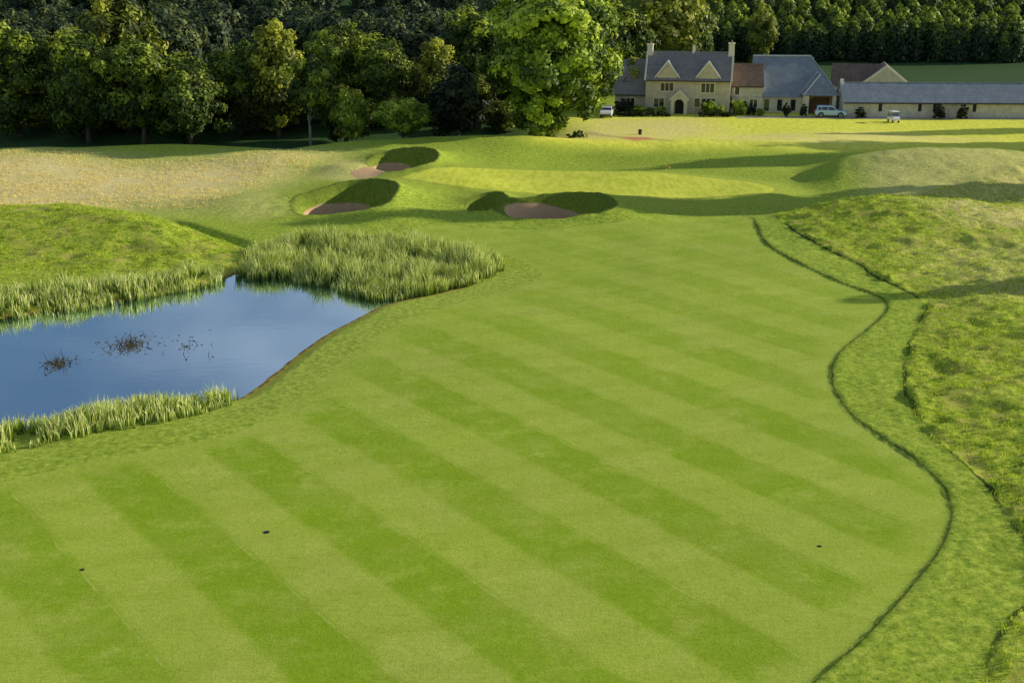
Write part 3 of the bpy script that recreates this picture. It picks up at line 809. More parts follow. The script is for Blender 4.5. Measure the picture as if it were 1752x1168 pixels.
def conifer_mesh(name, seed, H, R_, leaf='leaf_con'):
    rng = np.random.default_rng(seed)
    nl = 34; Vs = []; Ts = []
    zs = np.linspace(0.12, 1.0, nl)
    cen = []; rad = []; tin = []
    for z in zs:
        rr_ = R_ * np.sqrt(max(0.0, 1 - z ** 2.6)) + 0.1
        k = max(4, int(9 * (1 - z) + 4))
        for j in range(k):
            a = rng.uniform(0, 6.28); q = rr_ * rng.uniform(0.45, 1.0)
            cen.append((math.cos(a) * q, math.sin(a) * q, z * H - 0.25 * q)); rad.append(0.28 * rr_ + 0.12); tin.append(np.clip(rng.normal(0.15, 0.12) + 0.85 * z ** 3, 0, 1))  # tint climbs steeply with height to paint sunlit tops
    V, ti = leaf_cloud(rng, np.array(cen), np.array(rad), 16, 0.34, np.array(tin), 0.3, 0.7, (0, 0, H * 0.6), (R_, R_, H * 0.45))
    nleaf = len(V) // 4
    mb = MB(); mb.tube([(0, 0, -0.5), (0, 0, H * 0.5), (0, 0, H * 0.97)], [0.22, 0.13, 0.03], 6, cap=False)
    tv = np.array([tuple(v) for v in mb.v]); tf = np.array(mb.f)
    b = np.arange(nleaf) * 4
    q = np.concatenate([np.stack([b, b + 1, b + 2, b + 3], 1), tf + len(V)])
    me = np_mesh(name, np.concatenate([V, tv]), q, None, {'tint': np.concatenate([ti, np.full(len(tv), 0.3)])})
    me.materials.append(M[leaf]); me.materials.append(M['bark'])
    mi = np.zeros(len(q), np.int32); mi[nleaf:] = 1; me.polygons.foreach_set('material_index', mi)
    return me

BASE = {}   # kind -> (trunk mesh, crown mesh, H, R)
def base(kind, H, R_, **kw):
    BASE[kind] = (*tree_meshes(kind, H=H, R_=R_, **kw), H, R_)
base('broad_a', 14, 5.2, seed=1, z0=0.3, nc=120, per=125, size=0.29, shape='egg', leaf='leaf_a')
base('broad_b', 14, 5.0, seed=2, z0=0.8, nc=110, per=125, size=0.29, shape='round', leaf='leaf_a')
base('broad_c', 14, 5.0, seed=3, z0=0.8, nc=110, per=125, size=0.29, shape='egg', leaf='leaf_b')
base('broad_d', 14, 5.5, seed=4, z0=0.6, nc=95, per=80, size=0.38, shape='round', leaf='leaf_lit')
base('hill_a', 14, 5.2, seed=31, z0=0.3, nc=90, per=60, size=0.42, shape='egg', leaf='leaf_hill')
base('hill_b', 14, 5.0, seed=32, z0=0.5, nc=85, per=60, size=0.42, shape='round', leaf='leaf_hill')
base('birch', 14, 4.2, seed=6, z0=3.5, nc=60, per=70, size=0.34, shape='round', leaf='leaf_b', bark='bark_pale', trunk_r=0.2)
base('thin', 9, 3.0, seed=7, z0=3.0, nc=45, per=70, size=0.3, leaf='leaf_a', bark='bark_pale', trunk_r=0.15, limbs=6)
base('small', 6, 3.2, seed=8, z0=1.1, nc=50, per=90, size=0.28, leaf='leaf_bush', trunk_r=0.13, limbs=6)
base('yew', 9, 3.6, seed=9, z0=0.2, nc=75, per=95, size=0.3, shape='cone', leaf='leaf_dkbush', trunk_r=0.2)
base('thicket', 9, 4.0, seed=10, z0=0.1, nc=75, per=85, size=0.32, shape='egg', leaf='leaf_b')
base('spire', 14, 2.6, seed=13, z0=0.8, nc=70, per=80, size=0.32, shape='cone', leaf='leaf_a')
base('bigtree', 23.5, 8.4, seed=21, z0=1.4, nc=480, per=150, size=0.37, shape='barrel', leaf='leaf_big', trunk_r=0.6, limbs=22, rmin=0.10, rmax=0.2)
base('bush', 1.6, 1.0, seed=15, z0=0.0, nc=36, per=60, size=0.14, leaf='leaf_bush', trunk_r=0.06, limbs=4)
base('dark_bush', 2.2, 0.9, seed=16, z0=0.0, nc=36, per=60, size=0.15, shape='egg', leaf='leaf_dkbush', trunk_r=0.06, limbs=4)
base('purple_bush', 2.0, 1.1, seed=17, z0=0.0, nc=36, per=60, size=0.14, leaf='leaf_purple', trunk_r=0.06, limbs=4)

def plant(kind, x, y, H, R_, label, cat='tree', name='broadleaf_tree', group=None, rz=None, z=None):
    tm, cm, H0, R0 = BASE[kind]
    if rz is None: rz = (x * 12.9898 + y * 78.233) % 6.283
    o = empty(name, (x, y, ground_z(x, y) if z is None else z), rz, label, cat, group)
    k = R_ / R0; o.scale = (k, k, H / H0)
    if cat == 'shrub':
        a = bpy.data.objects.new('stem', tm)
    else:
        a = bpy.data.objects.new('trunk', tm)
    c = bpy.data.objects.new('crown' if cat == 'tree' else 'foliage', cm)
    for q in (a, c): COL.objects.link(q); q.parent = o
    return o

def tree_px(kind, u, y, vtop, half, label, **kw):
    """u, vtop: where the crown shows; y: distance; half: half width in photo pixels"""
    zt = z_at(vtop, y); zg = ground_z(x_at(u, y), y)
    dep = y * CP + (CAM_H - zt * 0.5) * SP
    x = x_at(u, y, zt * 0.5)
    return plant(kind, x, y, zt - zg, half * dep / F_PX, label, **kw)

G1 = 'trees along the front edge of the left wood'
tree_px('broad_a', 20, 163, 10, 80, 'broad dark tree at the extreme left end of the wood front', group=G1)
tree_px('birch', 205, 168, -30, 75, 'tall tree with a pale forked trunk showing above the leftmost front trees', group=G1)
tree_px('broad_a', 140, 159, 25, 78, 'dark rounded tree with a lit crest, left of the wood front', group=G1)
tree_px('broad_b', 235, 157, 42, 75, 'big dark tree with a lit sloping shoulder, front of the pale trunked tree', group=G1)
tree_px('broad_a', 320, 156, 72, 72, 'low dome-shaped dark tree just left of the sunlit gap', group=G1)
tree_px('broad_b', 405, 164, 58, 60, 'tree with feathery lit top whose trunks stand in the sunlit gap', group=G1)
tree_px('broad_c', 470, 162, 30, 68, 'olive-toned tree with sunlit brownish crown, right of the sunlit gap', group=G1)
tree_px('thin', 527, 151, 88, 46, 'slender pale-stemmed tree standing alone on the shaded grass', group=G1)
tree_px('thicket', 590, 158, 135, 55, 'dark leafy thicket behind the pair of small lawn trees', cat='shrub', name='leafy_thicket', group=G1)
tree_px('small', 600, 150.5, 152, 36, 'small bushy tree to the left of the round lawn tree', group=G1)
tree_px('small', 688, 150, 166, 54, 'small round tree with thin stem and lit crown on the crest', group=G1)
tree_px('yew', 783, 157, 104, 58, 'dark pyramid-shaped evergreen with sunlit right edge, left of the big tree', group=G1)
tree_px('broad_c', 745, 168, 62, 52, 'warm-tinted tree rising behind the dark pyramid evergreen', group=G1)
tree_px('broad_a', 650, 172, 40, 75, 'shaded tall tree directly behind the round lawn tree', group=G1)
tree_px('broad_b', 575, 174, 22, 60, 'shaded tree behind the slender pale-stemmed tree', group=G1)
tree_px('broad_a', 820, 186, -10, 75, 'tall tree with speckled lit leaves just left of the big tree', group=G1)
tree_px('bigtree', 945, 152, -75, 119, 'huge sunlit green tree standing alone in front of the farmhouse drive', name='specimen_tree')
tree_px('broad_d', 1135, 222, -45, 78, 'large olive-lit round tree rising behind the farmhouse roof', name='broadleaf_tree')
tree_px('broad_a', 1062, 214, -20, 60, 'half-hidden shaded tree between the big tree and the olive-lit one')
tree_px('broad_b', 1190, 236, -20, 40, 'narrow tree at the right shoulder of the olive-lit tree')
tree_px('broad_d', 1084, 188, 96, 34, 'small bright tree beside the dark annexe roof, left of the chimney')
tree_px('broad_d', 1302, 262, 3, 26, 'bright yellow-green treetop standing out of the dark conifer plantation')

# undergrowth closing the foot of the wood
ru = np.random.default_rng(70)
for u in np.arange(-60, 870, 46):
    if 362 < u < 440: continue
    y = 167 + ru.uniform(-2, 7); h = ru.uniform(4.5, 7.5)
    plant('thicket', x_at(u + ru.uniform(-10, 10), y, 3), y, h, ru.uniform(3.2, 4.4), 'shaded leafy understorey bush at the foot of the left wood', cat='shrub', name='leafy_thicket', group='understorey of the left wood')
for u, y, vt, hw, lb in [(868, 176, 60, 60, 'shaded tree behind the left half of the huge tree'), (905, 190, -20, 70, 'tall shaded tree peeping behind the top left of the huge tree'), (1000, 196, 20, 70, 'shaded tree behind the right half of the huge tree')]:
    tree_px('broad_a', u, y, vt, hw, lb)
# wood behind, on the hillside
rh = np.random.default_rng(33)
hill = []
for row, y in enumerate((190, 207, 226, 248, 274, 305, 340)):
    for u in np.arange(-60, 1030, 62 if row < 2 else 48):
        uu = u + rh.uniform(-22, 22); yy = y + rh.uniform(-6, 6)
        if 330 < uu < 460 and row == 0: continue
        if row == 0 and uu > 860: continue
        hill.append((uu, yy, rh.integers(0, 3), rh.uniform(12, 17), rh.uniform(4.4, 6.4)))
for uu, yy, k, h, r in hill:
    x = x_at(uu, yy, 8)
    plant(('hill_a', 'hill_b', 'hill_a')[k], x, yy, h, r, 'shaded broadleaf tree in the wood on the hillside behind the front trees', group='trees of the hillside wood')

# conifer plantation at the right
cons = [conifer_mesh('conifer_%s' % 'abc'[i], 50 + i, (9.4, 10.0, 8.8)[i], 2.1) for i in range(3)]
rc = np.random.default_rng(44)
for row in range(9):
    y = 273 + row * 7.0
    for i in range(33):
        x = x_at(1185 + i * 17.5, y, 8) + rc.uniform(-1.3, 1.3) + (row % 2) * 1.8
        yy = y + rc.uniform(-2, 2)
        o = bpy.data.objects.new('conifer', cons[rc.integers(0, 3)]); COL.objects.link(o)
        s = rc.uniform(0.85, 1.12)
        o.location = (x, yy, ground_z(x, yy)); o.rotation_euler = (0, 0, rc.uniform(0, 6.28)); o.scale = (s, s, s * rc.uniform(0.85, 1.15))
        tag(o, 'conifer in the dense plantation above the barns', 'conifer', 'conifers of the plantation')

# tall trees right of the view whose shadows cross the course
for kind, x, y, h, r, lab in [
        ('spire', 66, 83.8, 14.6, 3.4, 'narrow tree beyond the right edge beside the rough, nearest of the shadow-casting row'),
        ('spire', 74, 117.3, 32, 5.2, 'very tall spire-shaped tree beyond the right edge level with the green'),
        ('broad_a', 80, 143, 25, 4.4, 'broad tree beyond the right edge behind the far mound'),
        ('broad_b', 92, 152.5, 22, 6.0, 'leafy tree farthest right behind the far mound'),
        ('spire', 90, 166, 17, 3.0, 'narrow tree beyond the right edge near the drive')]:
    plant(kind, x, y, h, r, lab, group='trees outside the right edge of the view')

# ----------------------------------------------------------------------------
# buildings
# ----------------------------------------------------------------------------
def window(parent, x, z, w, h, y, mull=2, frame='ashlar', bar='white', name='window'):
    """window in a wall facing -y: stone surround, bars and glass"""
    f = MB(); t = 0.14
    f.box(x - w / 2 - t, x + w / 2 + t, y - 0.07, y + 0.05, z + h, z + h + t)
    f.box(x - w / 2 - t, x + w / 2 + t, y - 0.10, y + 0.05, z - t, z)
    f.box(x - w / 2 - t, x - w / 2, y - 0.07, y + 0.05, z, z + h); f.box(x + w / 2, x + w / 2 + t, y - 0.07, y + 0.05, z, z + h)
    for i in range(1, mull):
        xx = x - w / 2 + w * i / mull; f.box(xx - 0.05, xx + 0.05, y - 0.06, y + 0.05, z, z + h)
    o = f.build(name, M[frame], parent)
    MB().box(x - w / 2, x + w / 2, y - 0.02, y + 0.02, z, z + h).build('pane', M['glass'], o)
    return o

def gable_profile(y0, y1, ze, zr, over=0.35, t=0.16, verge=0):
    """two sloping slabs as one closed profile in (y, z)"""
    ym = (y0 + y1) / 2; s = (zr - ze) / (ym - y0)
    a = y0 - over; b = y1 + over; za = ze - over * s
    return [(a, za), (ym, zr), (b, za), (b, za + t), (ym, zr + t * 1.35), (a, za + t)]

# --- farmhouse
fx, fy = px(1178, 197)
house = empty('farmhouse', (fx, fy + 2.0, ground_z(fx, fy) ), R(-11), 'two-storey cream stone farmhouse with two gabled dormers, porch and end chimneys', 'house')
HW, HD, HE, HR = 6.4, 6.6, 5.25, 8.75
wl = MB()
wl.prism([(0, -0.5), (HD, -0.5), (HD, HE), (HD / 2, HR - 0.1), (0, HE)], -HW, HW, 'x')
wl.build('wall', M['stone'], house)
rf = MB(); rf.prism(gable_profile(0, HD, HE, HR), -HW - 0.05, HW + 0.05, 'x')
roof = rf.build('roof', M['slate'], house)
rdg = MB(); rdg.tube([(-HW, HD / 2, HR + 0.2), (HW, HD / 2, HR + 0.2)], 0.11, 6); rdg.build('ridge_tiles', M['slate'], roof)
gt = MB(); gt.box(-HW, HW, -0.46, -0.36, HE - 0.46, HE - 0.32); gt.build('gutter', M['fascia'], roof)
for sx in (-1, 1):   # coped verges
    cpz = MB(); cpz.prism([(-0.4, HE - 0.35), (HD / 2, HR + 0.12), (HD + 0.4, HE - 0.35), (HD + 0.4, HE - 0.02), (HD / 2, HR + 0.45), (-0.4, HE - 0.02)], sx * HW - 0.02 if sx > 0 else -HW - 0.24, HW + 0.24 if sx > 0 else -HW + 0.02, 'x')
    cpz.build('verge_coping', M['ashlar'], roof)
for cx_, hh in ((-HW + 0.25, 9.9), (HW - 0.2, 10.2)):
    c = MB(); c.box(cx_ - 0.42, cx_ + 0.42, HD / 2 - 0.55, HD / 2 + 0.55, HR - 1.2, hh); c.box(cx_ - 0.52, cx_ + 0.52, HD / 2 - 0.65, HD / 2 + 0.65, hh, hh + 0.18)
    ch = c.build('chimney', M['ashlar'], house)
    for k in (-0.25, 0.25):
        MB().tube([(cx_, HD / 2 + k, hh + 0.15), (cx_, HD / 2 + k, hh + 0.55)], [0.14, 0.11], 8).build('chimney_pot', M['tile'], ch)
c = MB(); c.box(0.3, 0.62, HD / 2 - 0.2, HD / 2 + 0.2, HR, HR + 1.1); c.build('vent_stack', M['white'], house)
for dx_, w_ in ((-3.15, 1.55), (3.0, 1.55)):   # wall dormers
    zt = HE + 2.35; y0 = -0.12
    d = MB(); d.prism([(dx_ - w_, HE - 0.55), (dx_ + w_, HE - 0.55), (dx_ + w_, HE + 0.3), (dx_, zt), (dx_ - w_, HE + 0.3)], y0, 2.4, 'y')
    dm = d.build('dormer', M['stone'], house)
    r_ = MB()
    r_.prism([(dx_ - w_ - 0.28, HE + 0.02), (dx_, zt + 0.02), (dx_ + w_ + 0.28, HE + 0.02), (dx_ + w_ + 0.28, HE + 0.2), (dx_, zt + 0.24), (dx_ - w_ - 0.28, HE + 0.2)], 0.06, 2.7, 'y')
    r_.build('dormer_roof', M['slate'], dm)
    b_ = MB(); b_.prism([(dx_ - w_ - 0.32, HE - 0.05), (dx_, zt), (dx_ + w_ + 0.32, HE - 0.05), (dx_ + w_ + 0.32, HE + 0.25), (dx_, zt + 0.36), (dx_ - w_ - 0.32, HE + 0.25)], y0 - 0.12, 0.05, 'y')
    b_.build('bargeboard', M['white'], dm)
window(house, -3.15, 3.35, 1.9, 1.15, -0.02, 3); window(house, 3.0, 3.2, 1.9, 1.35, -0.02, 3)
window(house, -4.3, 0.9, 1.5, 1.3, -0.02, 2); window(house, 3.2, 0.9, 2.0, 1.4, -0.02, 3)
window(house, 1.5, 1.0, 0.8, 1.3, -0.02, 1)
pr = MB()   # porch with arch
px0 = -1.15
arch = [(px0 - 1.25, -0.4), (px0 - 0.75, -0.4), (px0 - 0.75, 1.5)] + [(px0 - 0.75 * math.cos(t), 1.5 + 0.75 * math.sin(t)) for t in (0.4, 0.8, 1.2, 1.57, 1.95, 2.35, 2.75)] + [(px0 + 0.75, 1.5), (px0 + 0.75, -0.4), (px0 + 1.25, -0.4), (px0 + 1.25, 2.2), (px0, 3.35), (px0 - 1.25, 2.2)]
pr.prism(arch, -1.5, -0.05, 'y'); porch = pr.build('porch', M['stone_lt'], house)
pc = MB(); pc.prism([(px0 - 1.5, 2.0), (px0, 3.38), (px0 + 1.5, 2.0), (px0 + 1.5, 2.22), (px0, 3.62), (px0 - 1.5, 2.22)], -1.65, -0.04, 'y'); pc.build('porch_roof', M['ashlar'], porch)
MB().box(px0 - 0.62, px0 + 0.62, -0.08, 0.05, -0.4, 2.05).build('door', M['dark'], porch)

def simple_range(name, label, loc, rz, L, D, ze, zr, wall, roof_m, cat='building', over=0.3):
    o = empty(name, loc, rz, label, cat)
    w = MB(); w.prism([(0, -0.6), (D, -0.6), (D, ze), (D / 2, zr - 0.1), (0, ze)], 0, L, 'x'); w.build('wall', M[wall], o)
    r_ = MB(); r_.prism(gable_profile(0, D, ze, zr, over), -0.15, L + 0.15, 'x'); ro = r_.build('roof', M[roof_m], o)
    MB().tube([(-0.1, D / 2, zr + 0.2), (L + 0.1, D / 2, zr + 0.2)], 0.1, 6).build('ridge_tiles', M[roof_m], ro)
    MB().box(0, L, -over - 0.12, -over - 0.02, ze - over * (zr - ze) / (D / 2) - 0.06, ze - over * (zr - ze) / (D / 2) + 0.08).build('gutter', M['fascia'], ro)
    return o

# annexe left of the house, link at the right
ax, ay = px(1056, 196)
an = simple_range('annexe', 'low annexe with a big dark slate roof, left of the farmhouse beside the large tree', (ax, ay + 4.5, 0), R(-6), 4.9, 6.0, 2.9, 7.4, 'stone', 'slate')
window(an, 2.4, 0.9, 1.2, 1.1, -0.02, 2)
lx, ly = px(1252, 196)
lk = simple_range('link_building', 'short cream link building with brown tiled roof between farmhouse and barn', (lx + 0.25, ly + 2.6, 0), R(-6), 4.7, 5.2, 4.2, 6.9, 'stone_lt', 'tile')
window(lk, 0.85, 2.7, 0.65, 1.1, -0.02, 1, 'white'); window(lk, 3.4, 0.8, 1.1, 1.2, -0.02, 2)

# barn with hipped end and projecting cart porch
bx0, by0 = px(1300, 197)
barn = empty('barn', (bx0, by0 + 3.2, 0), R(-4), 'large blue-slated barn with hipped end and open cart porch behind the car', 'barn')
BL, BD, BE, BR = 12.4, 9.5, 2.75, 8.15
w = MB(); w.prism([(0, -0.6), (BD, -0.6), (BD, BE), (BD / 2, BR - 0.15), (0, BE)], 0, 9.0, 'x'); w.box(9.0, BL, 0, BD, -0.6, BE)
w.build('wall', M['stone_lt'], barn)
r_ = MB(); o_ = 0.35; sl = (BR - BE) / (BD / 2); ez = BE - o_ * sl
hipx = 8.6
r_.add([(-0.3, -o_, ez), (BL + o_, -o_, ez), (BL + o_, BD + o_, ez), (-0.3, BD + o_, ez), (-0.3, BD / 2, BR), (hipx, BD / 2, BR)],
       [(0, 1, 5, 4), (1, 2, 5), (2, 3, 4, 5), (0, 4, 3), (0, 3, 2, 1)])
br_ = r_.build('roof', M['slate_bl'], barn)
MB().tube([(-0.3, BD / 2, BR + 0.05), (hipx, BD / 2, BR + 0.05)], 0.13, 6).build('ridge_tiles', M['lead'], br_)
for ye in (-o_,):
    MB().tube([(hipx, BD / 2, BR + 0.04), (BL + o_, ye, ez + 0.05)], 0.07, 6).build('hip_tiles', M['slate_bl'], br_)
# cart porch
cx0, cx1, cyf, cze, czr = 7.0, 11.6, -2.4, 3.0, 5.9
cm_ = (cx0 + cx1) / 2
for xa, xb in ((cx0, cx0 + 0.55), (cx1 - 0.55, cx1)):
    MB().box(xa, xb, cyf, -0.01, -0.5, cze - 0.06).build('pier', M['ashlar'], barn)
cpz = MB().box(cx0 + 0.55, cx1 - 0.55, cyf + 0.08, cyf + 0.34, cze - 0.36, cze - 0.08).build('cart_porch', M['wood'], barn)
r_ = MB(); ym = 2.2
r_.add([(cx0 - 0.4, cyf - 0.4, cze - 0.1), (cx1 + 0.4, cyf - 0.4, cze - 0.1), (cx1 + 0.4, ym, cze - 0.1), (cx0 - 0.4, ym, cze - 0.1), (cm_, cyf + 1.7, czr), (cm_, ym + 1.0, czr)],
       [(0, 1, 4), (1, 2, 5, 4), (3, 0, 4, 5), (2, 3, 5), (0, 3, 2, 1)])
r_.build('porch_roof', M['slate_bl'], cpz)
MB().tube([(cx0 - 0.3, 0.35, cze + 0.0), (cm_, 2.4, czr + 0.05), ], 0.12, 6).build('valley_lead', M['lead'], cpz)
MB().tube([(cx0 - 0.4, cyf - 0.4, cze - 0.02), (cm_, cyf + 1.7, czr + 0.03)], 0.06, 6).build('hip_tiles', M['lead'], cpz)
MB().box(cx0 + 0.55, cx1 - 0.55, -0.12, -0.02, -0.5, cze - 0.15).build('boarded_door', M['wood'], cpz)
al = MB(); al.prism([(cx0 + 0.55, cze - 0.02)] + [(cm_ - 1.75 * math.cos(t), cze - 1.0 + 0.8 * math.sin(t)) for t in np.linspace(0, math.pi, 9)] + [(cx1 - 0.55, cze - 0.02)], cyf + 0.05, cyf + 0.3, 'y')
al.build('arch_brace', M['wood'], cpz)
for xx in (1.2, 3.2, 5.2):
    MB().box(xx, xx + 0.75, -0.06, 0.04, 0.3, 2.0).build('window', M['glass'], barn)

# long low range
gx0, gy0 = px(1447, 203)
rg = simple_range('long_range', 'long single-storey stone range with low slate roof running off to the right', (gx0, gy0 + 1.8, 0), R(-3), 34.0, 6.0, 2.3, 4.6, 'stone_lt', 'slate_bl', 'outbuilding')
for xx in (5.2, 11.0, 13.2, 19.0):
    MB().box(xx, xx + 0.5, -0.05, 0.04, 0.9, 2.0).build('slit_window', M['dark'], rg)
MB().box(-0.1, 0.35, 2.6, 3.2, 4.3, 5.3).build('chimney', M['white'], rg)

# gabled building behind
hx, hy = x_at(1517, 196, 5), 196
gb = empty('gabled_barn', (hx, hy, 0), R(-14), 'stone barn behind the long range with a pale coped gable towards the camera', 'barn')
gw, gd = 3.9, 10
zg0 = z_at(148, hy); zga = z_at(116, hy)
w = MB(); w.prism([(-gw, -0.6), (gw, -0.6), (gw, zg0), (0, zga), (-gw, zg0)], 0, gd, 'y'); w.build('wall', M['stone'], gb)
r_ = MB(); r_.prism([(-gw - 0.3, zg0 - 0.25), (0, zga + 0.02), (gw + 0.3, zg0 - 0.25), (gw + 0.3, zg0 - 0.05), (0, zga + 0.26), (-gw - 0.3, zg0 - 0.05)], 0.32, gd + 0.3, 'y')
ro = r_.build('roof', M['tile'], gb)
c_ = MB(); c_.prism([(-gw - 0.35, zg0 - 0.3), (0, zga + 0.02), (gw + 0.35, zg0 - 0.3), (gw + 0.35, zg0 + 0.12), (0, zga + 0.42), (-gw - 0.35, zg0 + 0.12)], -0.12, 0.3, 'y')
c_.build('gable_coping', M['ashlar'], ro)
wg = MB().box(-9.0, -gw, 3.0, 9.0, -0.6, zg0 - 0.2); wg.build('side_wing', M['stone'], gb)
r_ = MB(); r_.prism(gable_profile(3.0, 9.0, zg0 - 0.2, zga - 0.1, 0.2), -8.6, -0.6, 'x'); r_.build('wing_roof', M['tile'], gb)

# low dark hedge before the farmhouse
def hedge(u0, u1, v, h, w, label):
    a = np.array(px(u0, v)); b = np.array(px(u1, v)); L = np.linalg.norm(b - a); n = int(L / 0.35)
    rg_ = np.random.default_rng(int(u0)); t = rg_.uniform(0, 1, n * 3)
    C = np.stack([(t - 0.5) * L, rg_.uniform(-w / 2, w / 2, n * 3), rg_.uniform(0.1, h - 0.12, n * 3)], 1)
    V, ti = leaf_cloud(rg_, C, np.full(len(C), 0.24), 26, 0.13, rg_.uniform(0.1, 0.6, len(C)))
    b4 = np.arange(len(V) // 4) * 4
    me = np_mesh('hedge', V, np.stack([b4, b4 + 1, b4 + 2, b4 + 3], 1), None, {'tint': ti})
    m = (a + b) / 2
    o = link('hedge', me, None, [M['leaf_dkbush']]); o.location = (m[0], m[1], ground_z(*m)); o.rotation_euler = (0, 0, math.atan2(b[1] - a[1], b[0] - a[0]))
    tag(o, label, 'hedge')
hedge(1050, 1146, 199.5, 0.75, 0.8, 'low clipped dark hedge left of the farmhouse porch')
hedge(1196, 1262, 200, 0.75, 0.8, 'low clipped dark hedge right of the farmhouse porch')
for u, v, h, wd, kind, lab in [
        (1090, 197, 1.5, 1.5, 'bush', 'rounded bright bush before the annexe'),
        (1068, 196, 2.4, 1.8, 'dark_bush', 'dark spreading bush under the annexe eaves'),
        (1112, 196, 1.1, 0.9, 'bush', 'small bush by the left corner of the farmhouse'),
        (1131, 197, 1.4, 0.9, 'bush', 'pale rounded bush just left of the porch'),
        (1214, 197, 2.2, 1.5, 'bush', 'largest bright bush below the right dormer'),
        (1216, 192, 3.2, 1.4, 'purple_bush', 'purple-leaved shrub against the farmhouse wall behind the bright bush'),
        (1232, 198, 1.6, 0.9, 'bush', 'yellowish bush between the purple shrub and the link building'),
        (1244, 194, 3.6, 0.9, 'dark_bush', 'dark upright shrub at the right corner of the farmhouse'),
        (1266, 196, 2.3, 1.5, 'bush', 'bright arching bush before the link building'),
        (1284, 197, 1.5, 1.0, 'dark_bush', 'dark bush at the barn end of the link building'),
        (1300, 198, 1.1, 0.8, 'bush', 'low bush at the left corner of the barn'),
        (1345, 199.3, 2.1, 0.8, 'dark_bush', 'dark conical shrub against the barn wall'),
        (1374, 199.3, 1.9, 0.6, 'dark_bush', 'dark shrub by the left pier of the cart porch'),
        (1472, 202.6, 1.7, 0.9, 'dark_bush', 'dark round shrub at the left end of the long range'),
        (1606, 203.6, 2.3, 1.0, 'dark_bush', 'tall dark shrub midway along the long range'),
        (1646, 204, 2.2, 0.9, 'dark_bush', 'tall dark shrub farther right along the long range')]:
    x, y = px(u, v)
    plant(kind, x, y, h, wd, lab, cat='shrub', name='shrub')

# ----------------------------------------------------------------------------
# vehicles and small things
# ----------------------------------------------------------------------------
def lathe_wheel(mb, c, r, w, side, mat=0, prof=None):
    prof = prof or [(0.0, r * 0.72), (w * 0.12, r * 0.94), (w * 0.3, r), (w * 0.7, r), (w * 0.88, r * 0.94), (w, r * 0.72)]
    n = 20; vs = []; fs = []
    for (a, rr) in prof:
        for k in range(n):
            t = 2 * math.pi * k / n
            vs.append((c[0] + rr * math.cos(t), c[1] + (a - w / 2) * side, c[2] + rr * math.sin(t)))
    for i in range(len(prof) - 1):
        for k in range(n):
            fs.append((i * n + k, i * n + (k + 1) % n, (i + 1) * n + (k + 1) % n, (i + 1) * n + k))
    fs.append(tuple(range(n))); fs.append(tuple(range((len(prof) - 1) * n, len(prof) * n)))
    mb.add(vs, fs, mat)

